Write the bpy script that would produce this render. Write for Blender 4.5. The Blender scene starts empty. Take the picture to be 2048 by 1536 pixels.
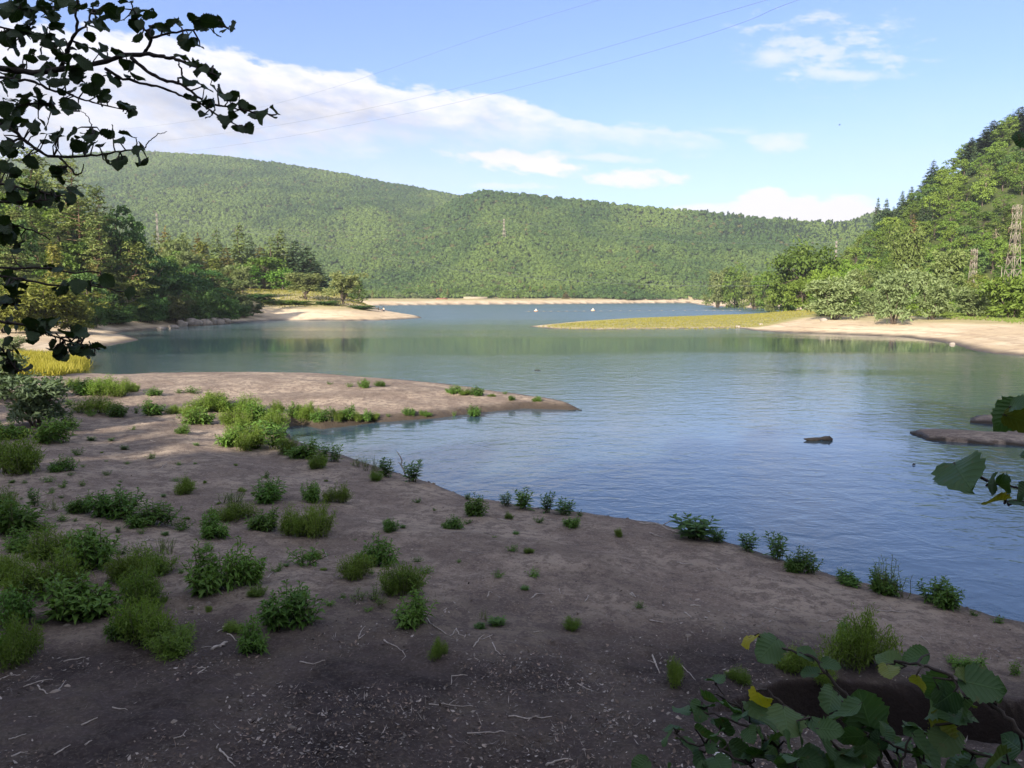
import bpy, math, random
import numpy as np
from mathutils import Vector, Matrix, Euler

rng = np.random.default_rng(11)
RND = random.Random(5)
SC = bpy.context.scene
COL = SC.collection

# ------------------------------------------------------------------ camera
F = 1550.0          # focal length in pixels of the 2048 px wide photograph
CZ = 6.0            # camera height above the lake
HOR = 597.0         # row of the horizon
PITCH = math.atan((768 - HOR) / F)
CP, SP = math.cos(PITCH), math.sin(PITCH)
SUN_EL = math.radians(24.0)
SUN_TO = np.array([-0.47, -0.88])           # horizontal direction towards the sun
SUN_TO = SUN_TO / np.hypot(*SUN_TO)

cam = bpy.data.cameras.new('camera')
cam.sensor_fit = 'HORIZONTAL'
cam.sensor_width = 36.0
cam.lens = 36.0 * F / 2048.0
cam.clip_start = 0.05
cam.clip_end = 20000
camo = bpy.data.objects.new('camera', cam)
COL.objects.link(camo)
camo.location = (0, 0, CZ)
camo.rotation_euler = (math.pi / 2 - PITCH, 0, 0)
SC.camera = camo


def ray(px, py):
    a = (px - 1024.0) / F
    b = -(py - 768.0) / F
    return np.array([a, CP + b * SP, -SP + b * CP])


def at_z(px, py, z=0.0):
    d = ray(px, py)
    t = (z - CZ) / d[2]
    return np.array([d[0] * t, d[1] * t, z])


def at_y(px, py, Y):
    d = ray(px, py)
    t = Y / d[1]
    return np.array([d[0] * t, Y, CZ + d[2] * t])


def azel(px, py):
    d = ray(px, py)
    d = d / np.linalg.norm(d)
    return math.degrees(math.atan2(d[0], d[1])), math.degrees(math.asin(d[2]))


# ------------------------------------------------------------------ helpers
def tag(o, label=None, cat=None, group=None, kind=None):
    if label: o['label'] = label
    if cat: o['category'] = cat
    if group: o['group'] = group
    if kind: o['kind'] = kind
    return o


def empty(name, loc, rz=0.0, scale=None):
    o = bpy.data.objects.new(name, None)
    o.empty_display_size = 0.3
    COL.objects.link(o)
    o.location = loc
    o.rotation_euler = (0, 0, rz)
    if scale is not None: o.scale = scale
    return o


def link(name, me, parent=None):
    o = bpy.data.objects.new(name, me)
    COL.objects.link(o)
    if parent is not None: o.parent = parent
    return o


class MB:
    """collects triangles and quads, builds one mesh"""
    def __init__(self):
        self.V = []; self.F = {3: [], 4: []}; self.n = 0; self.A = []

    def add(self, V, Fc, a=None):
        V = np.asarray(V, dtype=np.float64).reshape(-1, 3)
        Fc = np.asarray(Fc, dtype=np.int64)
        if len(V) == 0: return
        self.V.append(V)
        self.F[Fc.shape[1]].append(Fc + self.n)
        self.n += len(V)
        if a is None: a = np.zeros((len(V), 3))
        self.A.append(np.broadcast_to(np.asarray(a, dtype=np.float64), (len(V), 3)))

    def merge(self, o, M=None, s=1.0, off=(0, 0, 0)):
        for v in [np.concatenate(o.V)]:
            w = v * s
            if M is not None: w = w @ np.asarray(M).T
            w = w + np.asarray(off)
            self.V.append(w)
        for k in (3, 4):
            for f in o.F[k]: self.F[k].append(f + self.n)
        self.A.append(np.concatenate(o.A))
        self.n += len(w)

    def mesh(self, name, mat, smooth=False, attr=None):
        V = np.concatenate(self.V)
        me = bpy.data.meshes.new(name)
        tris = np.concatenate(self.F[3]) if self.F[3] else np.zeros((0, 3), int)
        quads = np.concatenate(self.F[4]) if self.F[4] else np.zeros((0, 4), int)
        me.vertices.add(len(V))
        me.vertices.foreach_set('co', V.astype(np.float32).ravel())
        nl = len(tris) * 3 + len(quads) * 4
        me.loops.add(nl)
        me.loops.foreach_set('vertex_index', np.concatenate([tris.ravel(), quads.ravel()]).astype(np.int32))
        me.polygons.add(len(tris) + len(quads))
        st = np.concatenate([np.arange(len(tris)) * 3, len(tris) * 3 + np.arange(len(quads)) * 4])
        me.polygons.foreach_set('loop_start', st.astype(np.int32))
        if smooth:
            me.polygons.foreach_set('use_smooth', np.ones(len(tris) + len(quads), dtype=bool))
        if attr:
            a = me.attributes.new(attr, 'FLOAT_VECTOR', 'POINT')
            a.data.foreach_set('vector', np.concatenate(self.A).astype(np.float32).ravel())
        me.update(calc_edges=True)
        if mat: me.materials.append(mat)
        return me

    def build(self, name, mat, parent=None, smooth=False, attr=None):
        return link(name, self.mesh(name, mat, smooth, attr), parent)


def tube(pts, rad, n=6, cap=True):
    """a tapered tube along a polyline: quads"""
    P = np.asarray(pts, float)
    m = len(P)
    rad = np.broadcast_to(np.asarray(rad, float), (m,)).copy()
    T = np.gradient(P, axis=0)
    T /= np.linalg.norm(T, axis=1)[:, None] + 1e-12
    ref = np.array([0, 0, 1.0]) if abs(T[0][2]) < 0.9 else np.array([1.0, 0, 0])
    U = np.zeros_like(P); W = np.zeros_like(P)
    u = np.cross(T[0], ref); u /= np.linalg.norm(u)
    for i in range(m):
        u = u - T[i] * np.dot(u, T[i]); u /= np.linalg.norm(u) + 1e-12
        U[i] = u; W[i] = np.cross(T[i], u)
    a = np.arange(n) * 2 * math.pi / n
    V = P[:, None, :] + rad[:, None, None] * (np.cos(a)[None, :, None] * U[:, None, :] + np.sin(a)[None, :, None] * W[:, None, :])
    i = np.arange(m - 1)[:, None] * n; j = np.arange(n)[None, :]
    k = (j + 1) % n
    Fc = np.stack([i + j, i + k, i + n + k, i + n + j], -1).reshape(-1, 4)
    V = V.reshape(-1, 3)
    if cap:
        c0 = len(V); V = np.vstack([V, P[0], P[-1]])
        jj = np.arange(n); kk = (jj + 1) % n
        # caps as degenerate-free quads: pair triangles into quads (n even)
        q = []
        for b, c, flip in ((0, c0, True), ((m - 1) * n, c0 + 1, False)):
            for t in range(0, n - 1, 2):
                f = [b + t, b + t + 1, b + (t + 2) % n, c]
                q.append(f[::-1] if flip else f)
        Fc = np.vstack([Fc, np.array(q)])
    return V, Fc


def bar(a, b, w, h=None):
    """square-section bar from a to b"""
    a = np.asarray(a, float); b = np.asarray(b, float)
    h = h or w
    t = b - a; L = np.linalg.norm(t); t /= L
    ref = np.array([0, 0, 1.0]) if abs(t[2]) < 0.95 else np.array([1.0, 0, 0])
    u = np.cross(t, ref); u /= np.linalg.norm(u); v = np.cross(u, t)
    c = [(-w / 2, -h / 2), (w / 2, -h / 2), (w / 2, h / 2), (-w / 2, h / 2)]
    V = [a + u * x + v * y for x, y in c] + [b + u * x + v * y for x, y in c]
    Fc = [[3, 2, 1, 0], [4, 5, 6, 7], [0, 1, 5, 4], [1, 2, 6, 5], [2, 3, 7, 6], [3, 0, 4, 7]]
    return V, Fc


def box(x0, x1, y0, y1, z0, z1):
    V = [(x0, y0, z0), (x1, y0, z0), (x1, y1, z0), (x0, y1, z0), (x0, y0, z1), (x1, y0, z1), (x1, y1, z1), (x0, y1, z1)]
    Fc = [[3, 2, 1, 0], [4, 5, 6, 7], [0, 1, 5, 4], [1, 2, 6, 5], [2, 3, 7, 6], [3, 0, 4, 7]]
    return V, Fc


def cards(P, N, T, L, W, bend=0.0):
    """leaf-shaped quads: base point P, normal N, long axis T, length L, width W"""
    P = np.asarray(P, float); n = len(P)
    T = T - N * np.sum(T * N, 1)[:, None]
    T /= np.linalg.norm(T, axis=1)[:, None] + 1e-9
    S = np.cross(N, T)
    L = np.broadcast_to(L, (n,))[:, None]; W = np.broadcast_to(W, (n,))[:, None]
    a = P; b = P + T * L * 0.45 + S * W * 0.5; c = P + T * L - N * L * bend; d = P + T * L * 0.45 - S * W * 0.5
    V = np.stack([a, b, c, d], 1).reshape(-1, 3)
    Fc = np.arange(4 * n).reshape(n, 4)
    return V, Fc


def unit(v):
    return v / (np.linalg.norm(v, axis=-1, keepdims=True) + 1e-9)


def rdir(n, r=None):
    r = r or rng
    v = r.normal(size=(n, 3))
    return unit(v)


def smooth(x, a, b):
    t = np.clip((x - a) / (b - a), 0, 1)
    return t * t * (3 - 2 * t)


def vnoise(x, y, seed=0):
    x = np.asarray(x, float); y = np.asarray(y, float)
    xi = np.floor(x).astype(np.int64); yi = np.floor(y).astype(np.int64)
    xf = x - xi; yf = y - yi
    u = xf * xf * (3 - 2 * xf); v = yf * yf * (3 - 2 * yf)

    def h(a, b):
        n = (a * 374761393 + b * 668265263 + seed * 1442695041) & 0xffffffff
        n = ((n ^ (n >> 13)) * 1274126177) & 0xffffffff
        return ((n ^ (n >> 16)) & 0xffff) / 65535.0
    return (h(xi, yi) * (1 - u) + h(xi + 1, yi) * u) * (1 - v) + (h(xi, yi + 1) * (1 - u) + h(xi + 1, yi + 1) * u) * v


def fbm(x, y, oct=4, seed=0):
    s = 0; a = 0.5; f = 1.0; t = 0
    for i in range(oct):
        s = s + a * vnoise(x * f, y * f, seed + i * 17); t += a; a *= 0.5; f *= 2.03
    return s / t - 0.5


# ------------------------------------------------------------------ node helper
class NT:
    def __init__(self, tree):
        self.t = tree; self.L = tree.links

    def n(self, typ, **kw):
        nd = self.t.nodes.new(typ)
        for k, v in kw.items(): setattr(nd, k, v)
        return nd

    def put(self, sock, val):
        if val is None: return
        if isinstance(val, bpy.types.NodeSocket): self.L.new(val, sock)
        else: sock.default_value = val

    def m(self, op, a, b=None, c=None, clamp=False):
        nd = self.n('ShaderNodeMath', operation=op, use_clamp=clamp)
        self.put(nd.inputs[0], a); self.put(nd.inputs[1], b); self.put(nd.inputs[2], c)
        return nd.outputs[0]

    def ss(self, x, a, b):
        nd = self.n('ShaderNodeMapRange', interpolation_type='SMOOTHSTEP')
        self.put(nd.inputs[0], x); self.put(nd.inputs[1], a); self.put(nd.inputs[2], b)
        nd.inputs[3].default_value = 0.0; nd.inputs[4].default_value = 1.0
        return nd.outputs[0]

    def lin(self, x, a, b, c, d):
        nd = self.n('ShaderNodeMapRange')
        self.put(nd.inputs[0], x)
        for i, v in zip((1, 2, 3, 4), (a, b, c, d)): self.put(nd.inputs[i], v)
        return nd.outputs[0]

    def mix(self, f, a, b, blend='MIX'):
        nd = self.n('ShaderNodeMix', data_type='RGBA', blend_type=blend)
        self.put(nd.inputs[0], f)
        for s, v in ((nd.inputs[6], a), (nd.inputs[7], b)):
            if isinstance(v, (tuple, list)) and len(v) == 3: v = (*v, 1)
            self.put(s, v)
        return nd.outputs[2]

    def noise(self, vec, scale, detail=4, rough=0.55, dist=0.0):
        nd = self.n('ShaderNodeTexNoise')
        self.put(nd.inputs['Vector'], vec)
        nd.inputs['Scale'].default_value = scale; nd.inputs['Detail'].default_value = detail
        nd.inputs['Roughness'].default_value = rough; nd.inputs['Distortion'].default_value = dist
        return nd.outputs[0]

    def xyz(self, x, y, z):
        nd = self.n('ShaderNodeCombineXYZ')
        for s, v in zip(nd.inputs, (x, y, z)): self.put(s, v)
        return nd.outputs[0]

    def sep(self, v):
        nd = self.n('ShaderNodeSeparateXYZ'); self.put(nd.inputs[0], v); return nd.outputs

    def vm(self, op, a, b):
        nd = self.n('ShaderNodeVectorMath', operation=op); self.put(nd.inputs[0], a); self.put(nd.inputs[1], b)
        return nd.outputs[0]


def new_mat(name):
    m = bpy.data.materials.new(name); m.use_nodes = True
    m.node_tree.nodes.clear()
    nt = NT(m.node_tree)
    out = nt.n('ShaderNodeOutputMaterial')
    return m, nt, out


def rgb(c): return (*c, 1.0) if len(c) == 3 else c


def simple_mat(name, col, rough=0.7, metal=0.0, var=0.15, nscale=8.0, bump=0.0, spec=0.3):
    m, nt, out = new_mat(name)
    p = nt.n('ShaderNodeBsdfPrincipled')
    tc = nt.n('ShaderNodeTexCoord')
    nz = nt.noise(tc.outputs['Object'], nscale, 5)
    c = nt.mix(nt.lin(nz, 0.3, 0.7, 0, 1), tuple(x * (1 - var) for x in col), tuple(min(1, x * (1 + var)) for x in col))
    nt.L.new(c, p.inputs['Base Color'])
    p.inputs['Roughness'].default_value = rough; p.inputs['Metallic'].default_value = metal
    p.inputs['Specular IOR Level'].default_value = spec
    if bump:
        b = nt.n('ShaderNodeBump'); b.inputs['Strength'].default_value = bump; b.inputs['Distance'].default_value = 0.02
        nt.L.new(nz, b.inputs['Height']); nt.L.new(b.outputs[0], p.inputs['Normal'])
    nt.L.new(p.outputs[0], out.inputs[0])
    return m


def leaf_mat(name, ca, cb, trans=0.3, rough=0.6, spec=0.25, nscale=0.6, attr=False):
    """foliage: colour varies from plant to plant and from clump to clump; some light passes through"""
    m, nt, out = new_mat(name)
    oi = nt.n('ShaderNodeObjectInfo'); tc = nt.n('ShaderNodeTexCoord'); geo = nt.n('ShaderNodeNewGeometry')
    nz = nt.noise(tc.outputs['Object'], nscale, 3)
    f = nt.m('ADD', nt.m('MULTIPLY', oi.outputs['Random'], 0.55), nt.m('MULTIPLY', nt.lin(nz, 0.3, 0.7, 0, 1), 0.3))
    f = nt.m('ADD', f, nt.m('MULTIPLY', geo.outputs['Random Per Island'], 0.25), clamp=True)
    c = nt.mix(f, ca, cb)
    c = nt.mix(1.0, c, oi.outputs['Color'], 'MULTIPLY')
    if attr:
        at = nt.n('ShaderNodeAttribute', attribute_name='tint')
        c = nt.mix(1.0, c, at.outputs['Vector'], 'MULTIPLY')
    p = nt.n('ShaderNodeBsdfPrincipled')
    nt.L.new(c, p.inputs['Base Color']); p.inputs['Roughness'].default_value = rough
    p.inputs['Specular IOR Level'].default_value = spec
    tr = nt.n('ShaderNodeBsdfTranslucent')
    nt.L.new(nt.mix(1.0, c, (1.25, 1.35, 0.55), 'MULTIPLY'), tr.inputs['Color'])
    mx = nt.n('ShaderNodeMixShader'); mx.inputs[0].default_value = trans
    nt.L.new(p.outputs[0], mx.inputs[1]); nt.L.new(tr.outputs[0], mx.inputs[2])
    nt.L.new(mx.outputs[0], out.inputs[0])
    return m
# ------------------------------------------------------------------ lake outline and terrain
def W(L, z=0.0): return [tuple(at_z(a, b, z)[:2]) for a, b in L]


near_shore = [(2048, 1255), (2000, 1245), (1900, 1215), (1800, 1192), (1700, 1170), (1600, 1140), (1500, 1105), (1440, 1085),
              (1390, 1075), (1330, 1058), (1240, 1045), (1170, 1034), (1080, 1025), (1000, 1010), (950, 1003), (925, 992),
              (880, 975), (830, 962), (760, 940), (700, 920), (660, 910), (620, 897), (590, 885), (572, 868), (566, 856), (600, 850), (640, 860),
              (680, 855), (720, 849), (760, 845), (820, 840), (880, 835), (940, 828), (1000, 821), (1050, 817), (1120, 818),
              (1165, 820), (1130, 810), (1100, 803), (1050, 796), (1000, 790), (960, 782), (900, 774), (840, 768), (760, 762),
              (700, 756), (640, 752), (560, 751), (450, 750), (340, 752), (260, 755), (140, 752)]
left_shore = [(165, 735), (168, 718), (165, 708), (190, 697), (230, 688), (280, 680), (262, 672), (235, 668), (258, 662), (300, 659),
              (340, 656), (360, 652), (400, 652), (450, 648), (500, 643), (545, 641), (640, 641), (720, 641), (780, 640),
              (845, 636), (830, 631), (790, 627), (748, 622)]
cape_back = [(-95, 420), (-170, 470), (-300, 490), (-420, 500), (-420, 560), (-300, 590), (-200, 625)]
far_shore = [(700, 611.2), (800, 610.6), (900, 609.6), (1000, 609.0), (1100, 608.4), (1200, 607.6), (1300, 606.6), (1380, 606.2),
             (1398, 609.5), (1420, 612), (1480, 615), (1520, 618), (1570, 621), (1600, 623.5), (1560, 627), (1490, 629)]
right_shore = [(1400, 632), (1250, 637), (1150, 643), (1060, 653), (1100, 657.5), (1200, 659), (1300, 658), (1400, 657), (1475, 656),
               (1510, 661), (1560, 664), (1640, 667), (1720, 670), (1800, 673), (1860, 680), (1905, 688), (1935, 698),
               (1980, 706), (2048, 711), (2300, 740)]
lake_right = [(78, 62), (110, 60), (150, 40), (200, 0), (200, -60), (120, -40), (60, -5), (30, 6), (16, 11)]
LAKE = np.array(W(near_shore) + W(left_shore) + cape_back + W(far_shore) + W(right_shore) + lake_right)
BAR1 = np.array(W([(1815, 866), (1850, 880), (1900, 886), (2000, 892), (2048, 893), (2300, 905), (2300, 862), (2048, 863), (1980, 866), (1900, 862), (1840, 860)]))
BAR2 = np.array(W([(1935, 845), (1950, 834), (2010, 829), (2300, 832), (2300, 851), (2000, 851)]))


def sdist(P, poly):
    """signed distance, positive outside the polygon"""
    A = poly; B = np.roll(poly, -1, axis=0)
    best = np.full(len(P), 1e18); inside = np.zeros(len(P), bool)
    x = P[:, 0]; y = P[:, 1]
    for a, b in zip(A, B):
        d = b - a
        t = np.clip(((x - a[0]) * d[0] + (y - a[1]) * d[1]) / (d @ d + 1e-12), 0, 1)
        best = np.minimum(best, (x - a[0] - t * d[0]) ** 2 + (y - a[1] - t * d[1]) ** 2)
        if a[1] != b[1]:
            c = ((a[1] > y) != (b[1] > y)) & (x < (b[0] - a[0]) * (y - a[1]) / (b[1] - a[1]) + a[0])
            inside ^= c
    d = np.sqrt(best)
    return np.where(inside, -d, d)


def prof(px, pts):
    a = np.array(pts, float)
    return np.interp(px, a[:, 0], a[:, 1])


RIGHT_PROF = [(1540, 600), (1600, 596), (1640, 588), (1680, 562), (1700, 540), (1740, 500), (1800, 442), (1850, 393), (1900, 356), (1950, 322),
              (2000, 290), (2048, 262), (2200, 200), (2500, 90), (3200, 20)]
LEFT_PROF = [(-2500, 200), (-800, 250), (-300, 310), (0, 405), (60, 415), (130, 440), (190, 478), (230, 510), (280, 545), (330, 570),
             (400, 585), (480, 593), (560, 597)]
HILLA = [(-1500, 440), (-900, 420), (-300, 360), (0, 335), (160, 323), (230, 316), (300, 313), (450, 321), (560, 333), (700, 355), (800, 374),
         (900, 392), (1000, 412), (1200, 450), (1500, 500), (1800, 560), (2500, 597)]
HILLB = [(350, 597), (500, 590), (650, 545), (800, 462), (880, 418), (930, 395), (970, 386), (1050, 393), (1150, 403), (1280, 417), (1400, 426),
         (1500, 436), (1600, 444), (1700, 449), (1800, 452), (2100, 455), (3000, 470)]


def terrain(P):
    """height and a dictionary of masks for points P (n,2)"""
    P = np.asarray(P, float)
    x, y = P[:, 0], P[:, 1]
    R = np.hypot(x, y)
    d = sdist(P, LAKE)
    jit = fbm(x / 2.2, y / 2.2, 3, 3) * np.clip(R * 0.016, 0.15, 0.9) + fbm(x / 14, y / 14, 3, 5) * np.clip((R - 80) * 0.02, 0, 6)
    d = d + jit
    db = np.maximum(-sdist(P, BAR1), -sdist(P, BAR2)) + fbm(x / 1.2, y / 1.2, 3, 9) * 0.5
    yy = np.where(y > 2.0, y, 2.0)
    px = np.clip(1024 + F * x / yy, -4000, 6000)
    px = np.where(y > 2.0, px, np.where(x < 0, -4000, 6000))

    beach = 1.6 * (1 - np.exp(-np.maximum(d, 0) / 15.0)) * (1 + np.clip((R - 60) / 350, 0, 2.9)) + 0.22 * smooth(d, 0.0, 0.5) * (R < 80) + 0.12 * smooth(d, 0, 1.5) * (R >= 80)
    z = np.where(d > 0, beach, np.maximum(d * 0.25, -2.5))
    stp = smooth(d, 0.8, 3.0) * smooth(-R, -420, -250)
    z = z + stp * 0.045 * np.sin((z + 0.10 * fbm(x / 6, y / 6, 2, 13)) * 2 * np.pi / 0.30)
    # gravel bars
    zb = np.where(db > 0, 0.05 + 0.22 * (1 - np.exp(-np.maximum(db, 0) / 0.8)), -1)
    z = np.maximum(z, zb)
    sp_ = smooth(px, 1000, 1060) * (1 - smooth(px, 1480, 1640)) * (y > 130) * (y < 330)
    z = np.where((d > 0) & (sp_ > 0), z * (1 - 0.62 * sp_), z)
    # small relief of the dry shore
    dry = smooth(d, 0.3, 3.0) * smooth(-R, -90, -40)
    z = z + dry * (fbm(x / 1.7, y / 1.7, 4, 21) * 0.16 + fbm(x / 0.40, y / 0.40, 3, 23) * 0.085 + dry * smooth(-R, -30, -14) * fbm(x / 0.13, y / 0.13, 2, 27) * 0.03)
    # bank that the camera stands on
    z = z + (4.55 - 1.45) * smooth(-(y - 0.12 * np.abs(x)), -6.3, -0.4) * smooth(d, 2, 9) * smooth(-R, -60, -20)
    # woodland slope behind and to the left
    line = -22.0 - 0.3 * (np.clip(x, -130, 60) + 90)
    s = line + 22 - y
    z = z + 0.36 * np.clip(s, 0, 30) * smooth(d, 3, 14) * smooth(-R, -500, -250)
    # gully in the foreground right
    gx = x - 2.9
    cy = 9.45 + 0.02 * gx + 0.16 * np.sin(gx * 1.3) + fbm(x * 0.9, y * 0.9, 3, 31) * 0.5
    wid = 0.62 * smooth(gx, -0.6, 1.2) * (1 - 0.35 * smooth(gx, 2.6, 3.8)) + 0.02
    g = (1 - smooth(np.abs(y - cy), wid * 0.30, wid * 1.12)) * smooth(gx, -0.5, 0.8) * (x < 25)
    z = z - (1.25 + 0.25 * fbm(x / 0.3, y / 0.12, 3, 33)) * g
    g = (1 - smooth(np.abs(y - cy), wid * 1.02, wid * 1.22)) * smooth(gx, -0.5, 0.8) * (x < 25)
    # lip: the near side of the gully stands a little lower
    # left hillside
    ybase = 118.0; dr = 195.0
    zr = CZ + (HOR - prof(px, LEFT_PROF)) / F * dr
    t = smooth(y, ybase, dr) * smooth(d, 2, 22)
    hl = np.where((px < 560) & (y > 80), np.clip(zr - 3, 0, 80) * t * (1 - 0.75 * smooth(y, dr, 330)), 0) * smooth(-px, -555, -440)
    hl = hl + np.where((px < 560) & (y > 100), fbm(x / 20, y / 20, 3, 41) * 6 * t, 0) * smooth(-px, -555, -440)
    # cape meadow
    cx, cyy = at_y(585, 600, 300)[0], 310
    mead = 7.0 * np.exp(-((x - cx) / 38) ** 2 - ((y - cyy) / 60) ** 2) * smooth(d, 2, 25)
    # right hillside
    yb, dr2 = 265.0, 430.0
    zr = CZ + (HOR - prof(px, RIGHT_PROF)) / F * dr2
    t = np.clip((y - yb) / (dr2 - yb), 0, 1) ** 1.15
    hr = np.where((px > 1540) & (y > 150), np.clip(zr - 1, 0, 200) * t * smooth(d, 4, 40) * (1 - 0.12 * smooth(y, dr2, 800)), 0)
    hr = hr + np.where((px > 1600) & (y > 200), fbm(x / 30, y / 30, 3, 43) * 9 * t, 0)
    # far hills
    gul = np.abs(fbm((x + 0.35 * y) / 420 + 0.5 * fbm(x / 300, y / 300, 2, 50), (y - 0.2 * x) / 800, 4, 47)) * 2
    ys, da = 1040.0, 2250.0
    za = CZ + (HOR - prof(px, HILLA) - 9) / F * da
    ta = np.clip((y - ys) / (da - ys), 0, 1)
    ha = np.clip(za, 0, 900) * ta ** 1.1 - (gul * 120) * ta * (1 - ta) * 2
    ha = ha - np.clip(y - da, 0, 4000) * 0.25
    ys2, dbb = 960.0, 1650.0
    zb2 = CZ + (HOR - prof(px, HILLB) - 12 - 8 * smooth(px, 1450, 1700)) / F * dbb
    tb = np.clip((y - ys2) / (dbb - ys2), 0, 1)
    hb = np.clip(zb2, 0, 900) * tb ** 1.25 - (gul * 95) * tb * (1 - tb) * 2
    hb = hb - np.clip(y - dbb, 0, 4000) * 0.3
    far = np.maximum(np.maximum(ha, hb), 0) * smooth(d, 10, 120) * (y > 700)
    land = d > 0
    z = np.where(land, z + np.maximum(hl, 0) + mead + np.maximum(hr, 0) + far, z)
    # masks
    litter = smooth(-(y + 0.9 * fbm(x / 2.5, y / 2.5, 3, 61) * 4 + 0.03 * x * x * 0), -13.2, -9.9) * (R < 60)
    grass = mead / 7.0 * smooth(mead, 0.6, 2.0)
    spit = smooth(px, 1050, 1130) * (1 - smooth(px, 1690, 1800)) * (y > 135) * (y < 330) * smooth(d, 1.0, 4.0) * smooth(y - (150 + np.clip(px - 1480, 0, 400) * 0.17), -4, 4)
    forest = np.maximum(smooth(hl, 0.8, 3.0), np.maximum(smooth(hr, 0.8, 4), smooth(far, 2.0, 8.0)))
    forest = np.maximum(forest, smooth(s, 4, 12) * (R < 300))
    shore_green = smooth(d, 14, 30) * (R > 90)
    wet = (1 - smooth(d + fbm(x / 0.8, y / 0.8, 2, 71) * 0.6, 0.1, np.clip(R * 0.034, 0.85, 2.4))) * (db < 0.3)
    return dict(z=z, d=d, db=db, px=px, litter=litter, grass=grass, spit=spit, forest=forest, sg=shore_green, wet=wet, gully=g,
                mead=mead, hr=hr, hl=hl, far=far)


def H(x, y):
    return terrain(np.array([[x, y]]))['z'][0]


def Hs(P): return terrain(np.asarray(P)[:, :2])['z']


def ground_hits(PX, zmin=0.0):
    """where the viewing rays of a list of pixels meet the ground (or the water)"""
    PX = np.asarray(PX, float)
    D = np.array([ray(a, b) for a, b in PX])
    tmax = np.where(D[:, 2] < -1e-4, (zmin - CZ) / np.minimum(D[:, 2], -1e-4), 1500)
    fr = 1 - np.linspace(0, 1, 120) ** 1.6 * 0.75
    best = tmax.copy(); done = np.zeros(len(PX), bool)
    lo = tmax * 0.25
    ts = np.linspace(0.3, 1.0, 140)
    for s in ts:
        t = tmax * s
        Pt = D[:, :2] * t[:, None]
        zz = np.maximum(terrain(Pt)['z'], zmin)
        hit = (CZ + D[:, 2] * t <= zz + 1e-6) & ~done
        best[hit] = t[hit]; done |= hit
    Pt = D * best[:, None]; Pt[:, 2] += CZ
    Pt[:, 2] = np.maximum(terrain(Pt[:, :2])['z'], zmin)
    return Pt


# polar sheet of ground, fine in front of the camera
ang = np.concatenate([np.arange(-180, -48, 3.0), np.arange(-48, 48, 0.17), np.arange(48, 180, 3.0)])
rad_ = [0.02]
r = 0.5
while r < 3300:
    rad_.append(r); r = r + 0.032 if 8.3 < r < 11.4 else r * (1.0105 if r < 60 else 1.0135)
rad_ = np.array(rad_)
AA, RR = np.meshgrid(np.radians(ang), rad_)
GX = (RR * np.sin(AA)).ravel(); GY = (RR * np.cos(AA)).ravel()
TT = {}
P = np.stack([GX, GY], 1)
parts_ = [terrain(P[i:i + 60000]) for i in range(0, len(P), 60000)]
TT = {k: np.concatenate([p[k] for p in parts_]) for k in parts_[0]}
gv = np.stack([GX, GY, TT['z']], 1)
na, nr = len(ang), len(rad_)
I, J = np.meshgrid(np.arange(nr - 1), np.arange(na), indexing='ij')
J2 = (J + 1) % na
gf = np.stack([I * na + J, I * na + J2, (I + 1) * na + J2, (I + 1) * na + J], -1).reshape(-1, 4)[:, ::-1]
gm = MB(); gm.add(gv, gf)


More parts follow.
